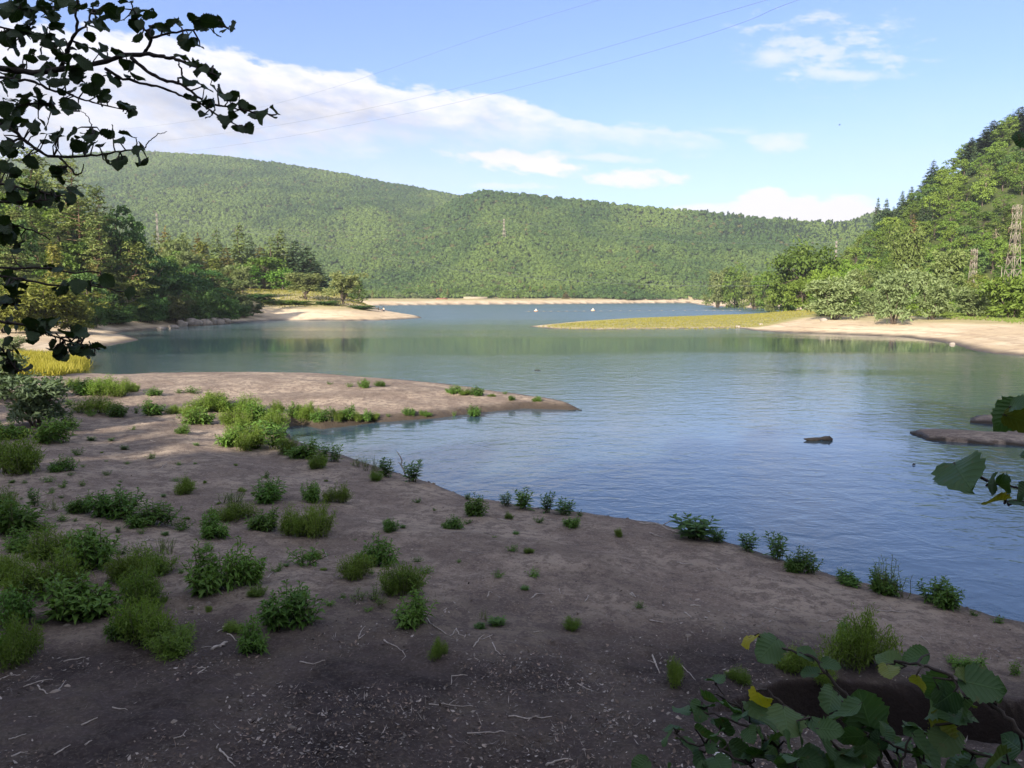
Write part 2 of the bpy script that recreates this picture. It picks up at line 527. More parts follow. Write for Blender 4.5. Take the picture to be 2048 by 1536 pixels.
def terrain_material():
    m, nt, out = new_mat('shore_and_hill_ground')
    geo = nt.n('ShaderNodeNewGeometry'); pos = geo.outputs['Position']
    A = nt.n('ShaderNodeAttribute', attribute_name='zone_a'); B = nt.n('ShaderNodeAttribute', attribute_name='zone_b')
    a = nt.sep(A.outputs['Vector']); b = nt.sep(B.outputs['Vector'])
    n1 = nt.noise(pos, 0.55, 6, 0.6); n2 = nt.noise(pos, 3.2, 6, 0.65); n3 = nt.noise(pos, 22.0, 4, 0.6); n4 = nt.noise(pos, 0.06, 4, 0.6)
    soil = nt.mix(nt.ss(n1, 0.38, 0.62), (0.200, 0.153, 0.126), (0.33, 0.266, 0.214))
    soil = nt.mix(nt.m('MULTIPLY', nt.ss(n2, 0.46, 0.58), 0.72), soil, (0.130, 0.098, 0.085))
    soil = nt.mix(nt.m('MULTIPLY', nt.ss(n3, 0.52, 0.62), 0.5), soil, (0.36, 0.30, 0.25))
    n5 = nt.noise(pos, 9.0, 8, 0.78)
    soil = nt.mix(nt.m('MULTIPLY', nt.ss(n5, 0.53, 0.60), 0.55), soil, (0.085, 0.064, 0.056))
    dark = nt.mix(nt.ss(n2, 0.40, 0.62), (0.020, 0.0155, 0.0165), (0.050, 0.039, 0.040))
    dark = nt.mix(nt.m('MULTIPLY', nt.ss(n3, 0.50, 0.62), 0.5), dark, (0.085, 0.068, 0.065))
    c = nt.mix(nt.m('MULTIPLY', a[0], nt.lin(n1, 0.3, 0.6, 1.0, 0.78)), soil, dark)
    # pale sand of the sunlit far shores
    sand = nt.mix(nt.ss(n4, 0.40, 0.62), (0.45, 0.355, 0.245), (0.57, 0.465, 0.340))
    sand = nt.mix(nt.m('MULTIPLY', nt.ss(nt.noise(pos, 0.45, 5, 0.7), 0.50, 0.66), 0.5), sand, (0.24, 0.16, 0.115))
    zz = nt.sep(pos)[2]
    band = nt.noise(nt.xyz(0.0, 0.0, nt.m('ADD', nt.m('MULTIPLY', zz, 4.5), nt.m('MULTIPLY', n1, 0.5))), 1.0, 3, 0.6)
    sand = nt.mix(nt.m('MULTIPLY', nt.ss(band, 0.50, 0.60), 0.42), sand, (0.27, 0.20, 0.14))
    soil_b = nt.mix(nt.m('MULTIPLY', nt.ss(band, 0.50, 0.60), 0.30), c, (0.10, 0.078, 0.066))
    c = nt.mix(nt.m('SUBTRACT', 1.0, a[0]), c, soil_b)
    c = nt.mix(b[2], c, sand)
    grass = nt.mix(nt.ss(nt.noise(pos, 0.22, 5, 0.65), 0.38, 0.62), (0.17, 0.175, 0.04), (0.26, 0.24, 0.07))
    c = nt.mix(a[1], c, grass)
    ffl = nt.mix(nt.ss(n4, 0.4, 0.6), (0.030, 0.045, 0.014), (0.062, 0.078, 0.024))
    c = nt.mix(a[2], c, ffl)
    wetc = nt.mix(n2, (0.030, 0.024, 0.020), (0.062, 0.048, 0.038))
    c = nt.mix(nt.m('MULTIPLY', b[0], 0.95), c, wetc)
    c = nt.mix(nt.m('MULTIPLY', b[1], 0.9), c, (0.016, 0.011, 0.010))  # damp soil painted near-black over gully and walls, deepening the hollow's shade
    p = nt.n('ShaderNodeBsdfPrincipled')
    nt.L.new(c, p.inputs['Base Color']); p.inputs['Specular IOR Level'].default_value = 0.15
    nt.L.new(nt.lin(b[0], 0, 1, 0.92, 0.55), p.inputs['Roughness'])
    bp = nt.n('ShaderNodeBump'); bp.inputs['Strength'].default_value = 0.9; bp.inputs['Distance'].default_value = 0.09
    hgt = nt.m('ADD', nt.m('ADD', nt.m('MULTIPLY', n2, 0.7), nt.m('MULTIPLY', n5, 0.6)), nt.m('MULTIPLY', n3, 0.35))
    nt.L.new(hgt, bp.inputs['Height']); nt.L.new(bp.outputs[0], p.inputs['Normal'])
    nt.L.new(p.outputs[0], out.inputs[0])
    return m


ground = gm.build('ground', terrain_material(), smooth=True)
me = ground.data
za_ = me.attributes.new('zone_a', 'FLOAT_VECTOR', 'POINT'); zb_ = me.attributes.new('zone_b', 'FLOAT_VECTOR', 'POINT')
green = np.maximum(TT['grass'], np.maximum(TT['spit'] * 0.85, TT['sg'] * 0.55))
za_.data.foreach_set('vector', np.stack([TT['litter'], green, TT['forest']], 1).astype(np.float32).ravel())
Rg = np.hypot(GX, GY)
sandm = smooth(Rg, 70, 105) * (1 - TT['forest'])
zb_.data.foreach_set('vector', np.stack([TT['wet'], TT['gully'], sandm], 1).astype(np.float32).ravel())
tag(ground, 'bare brown lake shore rising into wooded hills', 'ground', kind='structure')


# ------------------------------------------------------------------ water
def water_material():
    m, nt, out = new_mat('lake_water')
    geo = nt.n('ShaderNodeNewGeometry'); pos = geo.outputs['Position']
    s = nt.sep(pos)
    wob = nt.noise(pos, 0.022, 3, 0.5)
    yy = nt.m('ADD', s[1], nt.m('MULTIPLY', nt.m('SUBTRACT', wob, 0.5), 22))
    calm1 = nt.m('MULTIPLY', nt.ss(yy, 80, 90), nt.m('SUBTRACT', 1.0, nt.ss(yy, 112, 128)))
    # sheltered corner by the right shore and the inlet lie calmer too
    patch = nt.noise(nt.vm('MULTIPLY', pos, (0.012, 0.045, 0)), 1.0, 4, 0.6)
    calm2 = nt.m('MULTIPLY', nt.ss(patch, 0.52, 0.66), 0.75)
    near = nt.m('SUBTRACT', 1.0, nt.ss(s[1], 10, 21))
    calm = nt.m('MAXIMUM', nt.m('MAXIMUM', calm1, calm2), nt.m('MULTIPLY', near, 0.7))
    far = nt.ss(s[1], 150, 420)
    w1 = nt.noise(nt.vm('MULTIPLY', pos, (0.75, 1.0, 1)), 1.35, 3, 0.55, 0.4)
    w2 = nt.noise(nt.vm('MULTIPLY', pos, (0.8, 1.0, 1)), 6.5, 2, 0.5)
    w3 = nt.noise(pos, 0.35, 2, 0.5)
    hgt = nt.m('ADD', nt.m('MULTIPLY', w1, 0.125), nt.m('ADD', nt.m('MULTIPLY', w2, 0.018), nt.m('MULTIPLY', w3, 0.10)))
    amp = nt.lin(calm, 0, 1, 0.26, 0.04)
    amp = nt.m('MULTIPLY', amp, nt.lin(far, 0, 1, 1.0, 2.4))
    b = nt.n('ShaderNodeBump'); b.inputs['Distance'].default_value = 1.0
    nt.L.new(amp, b.inputs['Strength']); nt.L.new(hgt, b.inputs['Height'])
    p = nt.n('ShaderNodeBsdfPrincipled')
    deep = nt.mix(nt.ss(s[1], 30, 160), (0.038, 0.066, 0.090), (0.052, 0.090, 0.104))
    nt.L.new(deep, p.inputs['Base Color'])
    nt.L.new(nt.m('ADD', nt.lin(calm, 0, 1, 0.10, 0.05), nt.m('MULTIPLY', nt.ss(s[1], 118, 260), 0.17)), p.inputs['Roughness'])
    p.inputs['IOR'].default_value = 1.333
    p.inputs['Specular IOR Level'].default_value = 0.9
    nt.L.new(b.outputs[0], p.inputs['Normal'])
    nt.L.new(p.outputs[0], out.inputs[0])
    return m


wm = MB()
wx = np.array([-620, -300, -150, -60, -20, 0, 20, 60, 150, 300, 620]); wy = np.array([-120, 0, 20, 60, 150, 400, 800, 1300])
WXX, WYY = np.meshgrid(wx, wy)
wv = np.stack([WXX.ravel(), WYY.ravel(), np.zeros(WXX.size)], 1)
I, J = np.meshgrid(np.arange(len(wy) - 1), np.arange(len(wx) - 1), indexing='ij')
wf = np.stack([I * len(wx) + J, I * len(wx) + J + 1, (I + 1) * len(wx) + J + 1, (I + 1) * len(wx) + J], -1).reshape(-1, 4)
wm.add(wv, wf)
water = wm.build('lake_water', water_material())
tag(water, 'rippled blue green lake water', 'water', kind='structure')


# ------------------------------------------------------------------ sky, clouds, sun
def build_sky():
    w = bpy.data.worlds.new('World'); SC.world = w; w.use_nodes = True
    w.node_tree.nodes.clear(); nt = NT(w.node_tree)
    out = nt.n('ShaderNodeOutputWorld'); bg = nt.n('ShaderNodeBackground')
    sky = nt.n('ShaderNodeTexSky', sky_type='NISHITA', sun_disc=False)
    sky.sun_elevation = SUN_EL; sky.sun_rotation = math.atan2(SUN_TO[0], SUN_TO[1])
    sky.altitude = 400; sky.air_density = 1.0; sky.dust_density = 0.6; sky.ozone_density = 1.5
    tc = nt.n('ShaderNodeTexCoord'); v = nt.sep(tc.outputs['Generated'])
    az = nt.m('MULTIPLY', nt.m('ARCTAN2', v[0], v[1]), 57.29578)
    el = nt.m('MULTIPLY', nt.m('ARCSINE', v[2]), 57.29578)
    # cloud noise stretched along the wind
    q = nt.xyz(nt.m('MULTIPLY', az, 0.16), nt.m('MULTIPLY', nt.m('ADD', el, nt.m('MULTIPLY', az, 0.12)), 0.42), 0.0)
    n1 = nt.noise(q, 1.0, 7, 0.58, 0.3)
    n2 = nt.noise(q, 3.1, 6, 0.62)
    e = nt.m('ADD', el, nt.m('MULTIPLY', nt.m('SUBTRACT', n1, 0.5), 3.4))
    e = nt.m('ADD', e, nt.m('MULTIPLY', nt.m('SUBTRACT', n2, 0.5), 2.0))

    def curve(pts):
        fc = nt.n('ShaderNodeFloatCurve')
        c = fc.mapping.curves[0]
        pts = sorted(((azel(a, b)[0] + 60) / 120, (azel(a, b)[1] + 10) / 50) for a, b in pts)
        c.points[0].location = (0.0, pts[0][1]); c.points[1].location = (1.0, pts[-1][1])
        for p in pts: c.points.new(*p)
        fc.mapping.update()
        nt.L.new(nt.lin(az, -60, 60, 0, 1), fc.inputs['Value'])
        return nt.lin(fc.outputs[0], 0, 1, -10, 40)
    top = curve([(-300, 40), (0, 45), (120, 50), (300, 78), (400, 92), (500, 105), (600, 126), (750, 150), (900, 180), (1050, 208), (1200, 240), (1400, 256), (1600, 300), (1800, 330)])
    bot = curve([(-300, 330), (0, 330), (400, 320), (600, 300), (800, 272), (950, 268), (1100, 266), (1250, 270), (1400, 268), (1600, 300), (1800, 330)])
    main = nt.m('MULTIPLY', nt.ss(nt.m('SUBTRACT', top, e), -0.1, 0.55), nt.ss(nt.m('SUBTRACT', e, bot), -2.6, 2.0))
    main = nt.m('MULTIPLY', main, nt.m('SUBTRACT', 1.0, nt.ss(az, 13.0, 16.5)))
    depth = nt.m('SUBTRACT', top, e)                      # how far below the sunlit top edge
    mask = nt.m('MULTIPLY', main, nt.lin(n2, 0.25, 0.6, 0.58, 0.95))

    def blob(cx, cy, rx, ry, slope, soft, gain, nz=1.0):
        nonlocal mask
        a, b = azel(cx, cy); a2, _ = azel(cx + rx, cy); _, b2 = azel(cx, cy - ry)
        rx, ry = a2 - a, b2 - b
        u = nt.m('SUBTRACT', az, a)
        vv = nt.m('SUBTRACT', nt.m('ADD', el, nt.m('MULTIPLY', u, slope)), b)
        dd = nt.m('SQRT', nt.m('ADD', nt.m('POWER', nt.m('DIVIDE', u, rx), 2), nt.m('POWER', nt.m('DIVIDE', vv, ry), 2)))
        dd = nt.m('ADD', dd, nt.m('MULTIPLY', nt.m('SUBTRACT', n2, 0.5), 2.2 * nz))
        dd = nt.m('ADD', dd, nt.m('MULTIPLY', nt.m('SUBTRACT', n1, 0.5), 1.2 * nz))
        k = nt.m('MULTIPLY', nt.m('SUBTRACT', 1.0, nt.ss(dd, 1.0 - soft, 1.0 + soft * 0.4)), gain)
        mask = nt.m('MAXIMUM', mask, k)
    blob(1010, 318, 135, 24, 0.05, 0.6, 0.95)
    blob(1075, 330, 85, 24, 0.10, 0.5, 1.0)
    blob(1270, 356, 125, 20, 0.06, 0.6, 0.95)
    blob(1210, 316, 125, 10, 0.08, 0.8, 0.6)
    blob(730, 300, 60, 12, 0.0, 0.9, 0.6)
    blob(1560, 286, 65, 22, 0.05, 0.8, 0.62)
    blob(1460, 262, 60, 9, 0.1, 0.9, 0.35)
    blob(1555, 114, 62, 24, 0.0, 0.95, 0.6)
    blob(1650, 104, 130, 54, 0.15, 0.95, 0.52, 2.2)
    blob(1690, 150, 100, 16, 0.15, 0.9, 0.55, 1.2)
    blob(1560, 440, 160, 55, 0.0, 0.35, 1.0, 0.45)
    blob(1530, 405, 60, 32, 0.0, 0.3, 1.0, 0.5)
    blob(1680, 430, 90, 45, 0.0, 0.35, 1.0, 0.4)
    blob(1400, 425, 90, 18, 0.0, 0.5, 0.9, 0.5)
    blob(1000, 372, 140, 10, 0.0, 0.9, 0.6)
    # thin veil low in the sky, thicker towards the left
    veil = nt.m('MULTIPLY', nt.m('SUBTRACT', 1.0, nt.ss(e, 6.0, 15.0)), nt.lin(az, -34, 8, 0.62, 0.22))
    mask = nt.m('MAXIMUM', mask, veil)
    # unseen broken cloud, overhead and behind the camera, added to lift the ambient light
    q3 = nt.vm('MULTIPLY', tc.outputs['Generated'], (2.2, 2.2, 3.4))
    n3 = nt.noise(q3, 1.0, 6, 0.58)
    over = nt.m('MULTIPLY', nt.m('SUBTRACT', 1.0, nt.ss(v[1], 0.30, 0.60)), nt.ss(n3, 0.40, 0.56))
    mask = nt.m('MAXIMUM', mask, over)
    shade = nt.m('MULTIPLY', nt.ss(depth, 0.7, 3.2), nt.lin(n1, 0.35, 0.62, 1.0, 0.25))
    shade = nt.m('MULTIPLY', shade, main)
    cc = nt.mix(shade, (CLOUD * 1.20, CLOUD * 1.15, CLOUD * 1.17), (CLOUD * 0.60, CLOUD * 0.595, CLOUD * 0.69))
    cc = nt.mix(over, cc, (CLOUD * 1.00, CLOUD * 1.02, CLOUD * 1.06))
    skyc = nt.mix(1.0, sky.outputs[0], SKYTINT, 'MULTIPLY')
    c = nt.mix(nt.m('MULTIPLY', mask, nt.ss(el, -3, 0)), skyc, cc)
    nt.L.new(c, bg.inputs['Color']); bg.inputs['Strength'].default_value = SKY_STRENGTH
    nt.L.new(bg.outputs[0], out.inputs[0])


SKY_STRENGTH = 0.076
EXPO = 1.55
HAZE = 0.00012
CLOUD = 1.0 / SKY_STRENGTH / 2 ** EXPO
SKYTINT = (0.71, 0.785, 1.09)
EDGE_TOP = 34.0
build_sky()
sun = bpy.data.lights.new('sun', 'SUN'); sun.energy = 5.0; sun.angle = math.radians(0.5); sun.color = (1.0, 0.90, 0.73)
suno = bpy.data.objects.new('sun', sun); COL.objects.link(suno)
d_ = Vector((SUN_TO[0] * math.cos(SUN_EL), SUN_TO[1] * math.cos(SUN_EL), math.sin(SUN_EL)))
suno.rotation_euler = d_.to_track_quat('Z', 'Y').to_euler()
suno.location = (-60, -60, 80)
SC.view_settings.view_transform = 'Standard'; SC.view_settings.look = 'None'
SC.view_settings.exposure = EXPO; SC.view_settings.gamma = 1.0
SC.render.engine = 'CYCLES'
SC.cycles.max_bounces = 6; SC.cycles.diffuse_bounces = 3; SC.cycles.glossy_bounces = 3; SC.cycles.transmission_bounces = 3
SC.cycles.volume_bounces = 0; SC.cycles.use_denoising = True; SC.cycles.caustics_reflective = False; SC.cycles.caustics_refractive = False
# ------------------------------------------------------------------ trees
M_BARK = simple_mat('grey_brown_bark', (0.085, 0.066, 0.052), 0.9, var=0.35, nscale=5, bump=0.6)
M_BARKP = simple_mat('pale_bark', (0.30, 0.25, 0.19), 0.9, var=0.3, nscale=5, bump=0.4)
M_BARKR = simple_mat('brown_pine_bark', (0.15, 0.095, 0.062), 0.9, var=0.3, nscale=5, bump=0.5)
M_DEC = leaf_mat('broadleaf_foliage', (0.056, 0.119, 0.019), (0.147, 0.210, 0.036), nscale=0.25)
M_DARK = leaf_mat('dark_broadleaf_foliage', (0.046, 0.097, 0.026), (0.089, 0.154, 0.038), nscale=0.25)
M_PINE = leaf_mat('pine_foliage', (0.074, 0.118, 0.031), (0.162, 0.192, 0.055), trans=0.15, nscale=0.3)
M_SPR = leaf_mat('spruce_foliage', (0.030, 0.063, 0.030), (0.069, 0.105, 0.045), trans=0.12, nscale=0.3)
M_WIL = leaf_mat('grey_willow_foliage', (0.140, 0.178, 0.088), (0.225, 0.258, 0.136), trans=0.32, nscale=0.4)
M_YEL = leaf_mat('yellow_green_foliage', (0.150, 0.155, 0.030), (0.240, 0.215, 0.050), trans=0.3, nscale=0.3)
M_BROWN = leaf_mat('rusty_foliage', (0.105, 0.078, 0.028), (0.150, 0.115, 0.040), trans=0.1, nscale=0.3)


def limb(mb, a, b, r0, r1, sag=0.0, n=5, seed=None, ns=5):
    r = np.random.default_rng(seed)
    t = np.linspace(0, 1, n)[:, None]
    a = np.asarray(a, float); b = np.asarray(b, float)
    L = np.linalg.norm(b - a)
    P = a + (b - a) * t + r.normal(size=(n, 3)) * L * 0.035 * np.sin(t * math.pi)
    P[:, 2] += sag * L * np.sin(t[:, 0] * math.pi)
    mb.add(*tube(P, np.linspace(r0, r1, n), ns, cap=False))
    return P


def crown_cards(mb, C, rad, n, size, r, flat=0.75, up=0.35, asp=0.62, tdir=None, tmix=0.0):
    """a clump of leaf sprays round centre C"""
    dv = rdir(n, r)
    dv[:, 2] = np.where(dv[:, 2] < -0.25, -dv[:, 2] * 0.6, dv[:, 2])
    rr = rad * (0.35 + 0.75 * r.random(n) ** 0.6)
    P = C + dv * rr[:, None] * np.array([1, 1, flat])
    N = unit(dv * 0.8 + np.array([0, 0, up]) + r.normal(size=(n, 3)) * 0.5)
    T = r.normal(size=(n, 3))
    if tdir is not None: T = T * (1 - tmix) + np.asarray(tdir) * tmix * 1.6
    L = size * (0.6 + 0.8 * r.random(n))
    mb.add(*cards(P, N, T, L, L * asp, 0.18))


def make_deciduous(seed, h=10.0, rad=4.2, ncl=46, nl=46, leaf=0.62, low=0.16, top=1.0, droop=0.0, irregular=0.3):
    r = np.random.default_rng(seed)
    tr = MB(); cr = MB()
    base = np.array([0, 0, -0.6]); fork = np.array([r.normal() * 0.25, r.normal() * 0.25, h * 0.34])
    limb(tr, base, fork, 0.030 * h, 0.022 * h, n=5, seed=seed)
    limb(tr, fork, (r.normal() * 0.4, r.normal() * 0.4, h * 0.86), 0.022 * h, 0.006 * h, n=6, seed=seed + 1)
    zc = h * (low + top) / 2; hz = h * (top - low) / 2
    for i in range(ncl):
        dv = rdir(1, r)[0]
        k = (0.45 + 0.55 * r.random() ** 0.5)
        lob = 1 + irregular * (vnoise(np.array([math.atan2(dv[0], dv[1]) * 1.6 + seed]), np.array([dv[2] * 2.2]), seed)[0] - 0.5) * 2
        C = np.array([dv[0] * rad * k * lob, dv[1] * rad * k * lob, zc + dv[2] * hz * k * lob * 0.92])
        cl = rad * (0.20 + 0.17 * r.random())
        crown_cards(cr, C, cl, int(nl * (0.7 + 0.6 * r.random())), leaf, r)
        if i % 3 == 0:
            s = fork + (np.array([0, 0, h * 0.8]) - fork) * r.random() * 0.75
            limb(tr, s, C, 0.008 * h, 0.003 * h, sag=-0.08, n=4, seed=seed * 7 + i, ns=4)
    return tr, cr, h, rad


def make_spruce(seed, h=16.0, rad=3.2, nw=22, thin=1.0):
    r = np.random.default_rng(seed)
    tr = MB(); cr = MB()
    limb(tr, (0, 0, -0.8), (0.1, 0, h), 0.017 * h, 0.02, n=7, seed=seed)
    for i in range(nw):
        t = (i + r.random() * 0.6) / nw
        z = h * (0.07 + 0.92 * t)
        R = rad * (1 - t) ** 0.85 * (0.75 + 0.4 * r.random()) * thin + 0.12
        nb = int(7 + 4 * (1 - t))
        a0 = r.random() * 6.3
        for b in range(nb):
            a = a0 + b * 2 * math.pi / nb + r.normal() * 0.2
            Rb = R * (0.7 + 0.5 * r.random())
            m = max(3, int(8 * Rb / rad) + 2)
            s = np.linspace(0.18, 1.0, m)
            q = np.stack([np.cos(a) * Rb * s, np.sin(a) * Rb * s, z - 0.32 * Rb * s ** 1.3 + 0.14 * Rb * s ** 3], 1)
            q += r.normal(size=q.shape) * 0.08
            T = np.array([math.cos(a), math.sin(a), -0.45]) + r.normal(size=(m, 3)) * 0.45
            N = np.array([0.15 * math.cos(a), 0.15 * math.sin(a), 1.0]) + r.normal(size=(m, 3)) * 0.35
            sz = (0.42 + 0.90 * Rb / rad) * (0.7 + 0.5 * r.random(m))
            cr.add(*cards(q, unit(N), T, sz, sz * 0.55, 0.25))
            q2 = q + r.normal(size=q.shape) * 0.22
            cr.add(*cards(q2, unit(N + r.normal(size=N.shape) * 0.4), T + r.normal(size=T.shape) * 0.6, sz * 0.8, sz * 0.42, 0.3))
    k = 10
    q = np.stack([r.normal(size=k) * 0.06, r.normal(size=k) * 0.06, h * (0.95 + 0.055 * r.random(k))], 1)
    cr.add(*cards(q, rdir(k, r), np.array([0, 0, 1.0]) + r.normal(size=(k, 3)) * 0.4, 0.5, 0.14))
    return tr, cr, h, rad


def make_pine(seed, h=13.0, rad=3.6, nb=22, low=0.35):
    r = np.random.default_rng(seed)
    tr = MB(); cr = MB()
    top = np.array([r.normal() * 0.4, r.normal() * 0.4, h * 0.97])
    limb(tr, (0, 0, -0.8), top, 0.016 * h, 0.03, n=7, seed=seed)
    for i in range(nb):
        t = i / nb
        z = h * (low + (0.97 - low) * t)
        R = rad * (1 - 0.75 * t ** 1.6) * (0.55 + 0.6 * r.random())
        a = i * 2.4 + r.normal() * 0.4
        C = np.array([math.cos(a) * R, math.sin(a) * R, z + 0.10 * R])
        limb(tr, top * (z / h) * np.array([1, 1, 0]) + np.array([0, 0, z - 0.2 * R]), C, 0.006 * h, 0.02, n=4, seed=seed * 5 + i, ns=4)
        for k in range(2):
            c2 = C * np.array([1 - 0.45 * k, 1 - 0.45 * k, 1]) + r.normal(size=3) * 0.15
            crown_cards(cr, c2, rad * (0.24 + 0.12 * r.random()), 44, 0.42, r, flat=0.5, up=0.8, asp=0.5)
    crown_cards(cr, top, rad * 0.3, 50, 0.45, r, flat=0.9, up=0.7, asp=0.5)
    return tr, cr, h, rad


def make_willow(seed, h=6.0, rad=3.6, nst=9, leaf=0.55, trunk=0.0):
    r = np.random.default_rng(seed)
    tr = MB(); cr = MB()
    b = np.array([0, 0, -0.4])
    if trunk > 0:
        limb(tr, b, (0.1, 0, trunk), 0.035 * h, 0.028 * h, n=4, seed=seed)
    for i in range(nst):
        a = i * 2.4 + r.normal() * 0.3
        R = rad * (0.25 + 0.65 * r.random())
        hh = h * (0.97 - 0.55 * (R / rad) ** 2 * r.random() - 0.12 * r.random())
        tip = np.array([math.cos(a) * R, math.sin(a) * R, hh])
        st = np.array([math.cos(a) * 0.2, math.sin(a) * 0.2, trunk if trunk else -0.3])
        P = limb(tr, st, tip, 0.014 * h, 0.02, sag=0.10, n=6, seed=seed * 3 + i, ns=4)
        for t in np.linspace(0.30, 1.0, 6):
            C = P[0] + (P[-1] - P[0]) * t + np.array([0, 0, 0.1 * h * math.sin(t * 3.14)])
            out = unit(np.array([math.cos(a), math.sin(a), 0.9]))
            for k in range(2):
                c2 = C + r.normal(size=3) * np.array([0.16, 0.16, 0.10]) * rad
                c2[2] = max(c2[2], 0.35)
                crown_cards(cr, c2, rad * (0.15 + 0.10 * r.random()), 30, leaf, r, flat=0.9, up=0.4, asp=0.36, tdir=out, tmix=0.45)
    # skirts down to the ground
    for i in range(int(nst * 1.6)):
        a = r.random() * 6.28; R = rad * (0.45 + 0.5 * r.random())
        C = np.array([math.cos(a) * R, math.sin(a) * R, h * (0.10 + 0.22 * r.random()) + (trunk * 0.8)])
        crown_cards(cr, C, rad * 0.2, 30, leaf, r, flat=0.8, up=0.3, asp=0.36, tdir=(math.cos(a), math.sin(a), 0.4), tmix=0.4)
    return tr, cr, h, rad


def make_poplar(seed, h=13.0, rad=1.9):
    r = np.random.default_rng(seed)
    tr = MB(); cr = MB()
    limb(tr, (0, 0, -0.6), (0.1, 0, h * 0.95), 0.016 * h, 0.03, n=6, seed=seed)
    for i in range(40):
        t = i / 39
        R = rad * (math.sin(min(1, t * 1.15 + 0.18) * math.pi) ** 0.6) * (0.35 + 0.6 * r.random())
        a = i * 2.4
        C = np.array([math.cos(a) * R, math.sin(a) * R, h * (0.13 + 0.85 * t)])
        crown_cards(cr, C, rad * 0.38, 42, 0.42, r, flat=1.2, up=0.5, asp=0.55)
        limb(tr, (0, 0, C[2] - R), C, 0.04, 0.015, n=3, seed=i, ns=4)
    return tr, cr, h, rad


PROTO = {}


def proto(kind, makers, bark, leaf, name):
    L = []
    for i, (fn, kw) in enumerate(makers):
        tr, cr, h, rad = fn(100 + 13 * i + sum(map(ord, kind)) % 50, **kw)
        L.append((tr.mesh(name + '_trunk', bark, smooth=True), cr.mesh(name + '_crown', leaf), h, rad))
    PROTO[kind] = (L, name)


proto('dec', [(make_deciduous, dict(h=11, rad=4.6)), (make_deciduous, dict(h=12, rad=4.0, irregular=0.45)), (make_deciduous, dict(h=10, rad=4.8, ncl=54, low=0.1)),
              (make_deciduous, dict(h=12, rad=4.4, ncl=40, irregular=0.5))], M_BARK, M_DEC, 'broadleaf_tree')
proto('rnd', [(make_deciduous, dict(h=10, rad=5.6, low=0.0, ncl=95, nl=52, irregular=0.22, leaf=0.55)), (make_deciduous, dict(h=8, rad=5.0, low=-0.02, ncl=80, nl=50, irregular=0.35, leaf=0.5))], M_BARK, M_DEC, 'broadleaf_tree')
proto('dark', [(make_deciduous, dict(h=9, rad=4.2, low=0.05, ncl=44)), (make_deciduous, dict(h=10, rad=4.4, low=0.08, ncl=48, irregular=0.4))], M_BARK, M_DARK, 'broadleaf_tree')
proto('yel', [(make_deciduous, dict(h=10, rad=4.2, low=0.06, leaf=0.5, ncl=48)), (make_poplar, dict())], M_BARKP, M_YEL, 'broadleaf_tree')
proto('yelwil', [(make_willow, dict(h=7, rad=4.5, nst=14))], M_BARK, M_YEL, 'willow_tree')
proto('pop', [(make_poplar, dict()), (make_poplar, dict(h=12, rad=2.2))], M_BARKP, M_YEL, 'poplar_tree')
proto('spr', [(make_spruce, dict()), (make_spruce, dict(h=17, rad=3.0, nw=24)), (make_spruce, dict(h=15, rad=3.4, nw=18))], M_BARK, M_SPR, 'spruce_tree')
proto('sprlit', [(make_spruce, dict(h=16, rad=4.0, nw=20)), (make_spruce, dict(h=15, rad=3.6, nw=17))], M_BARK, M_PINE, 'conifer_tree')
proto('pine', [(make_pine, dict()), (make_pine, dict(h=14, rad=3.2, nb=24)), (make_pine, dict(h=12, rad=3.8, nb=20, low=0.25))], M_BARKR, M_PINE, 'pine_tree')
proto('brown', [(make_spruce, dict(h=13, rad=3.0, nw=16)), (make_deciduous, dict(h=10, rad=3.6, ncl=36))], M_BARK, M_BROWN, 'rusty_tree')
proto('wil', [(make_willow, dict()), (make_willow, dict(h=6.5, rad=3.8, nst=11)), (make_willow, dict(h=6, rad=3.4, nst=8))], M_BARK, M_WIL, 'willow_shrub')
proto('wilt', [(make_willow, dict(h=8, rad=3.6, nst=11, trunk=1.5)), (make_willow, dict(h=9, rad=3.6, nst=12, trunk=1.8))], M_BARK, M_WIL, 'willow_tree')
proto('shr', [(make_willow, dict(h=4, rad=3.0, nst=8, leaf=0.5)), (make_willow, dict(h=4, rad=3.4, nst=9, leaf=0.5))], M_BARK, M_DARK, 'shrub')

NTREE = 0


def tree(kind, x, y, h, w, label, group=None, cat=None, z=None, col=None, var=None, rz=None):
    """one tree: an Empty at the foot with trunk and crown; h height and w crown width in metres"""
    global NTREE
    L, name = PROTO[kind]
    i = NTREE if var is None else var
    NTREE += 1
    tm, cm, h0, r0 = L[i % len(L)]
    if z is None: z = H(x, y)
    sx = w / (2 * r0 * 1.08)
    t = empty(name, (x, y, z), RND.random() * 6.28 if rz is None else rz, (sx, sx, h / h0))
    tag(t, label, cat or ('shrub' if 'shrub' in name else 'tree'), group)
    link('trunk', tm, t)
    c = link('crown', cm, t)
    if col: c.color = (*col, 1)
    return t


def tree_px(kind, px, top, D, wpx, label, base=None, **kw):
    """tree whose tip shows at pixel (px, top), standing D metres out, wpx pixels wide"""
    p = at_y(px, top, D)
    z = H(p[0], p[1])
    return tree(kind, p[0], p[1], max(p[2] - z, 1.2), wpx * D / F, label, z=z - 0.1, **kw)


def D_of(py, z=1.7): return F * (CZ - z) / (py - HOR)


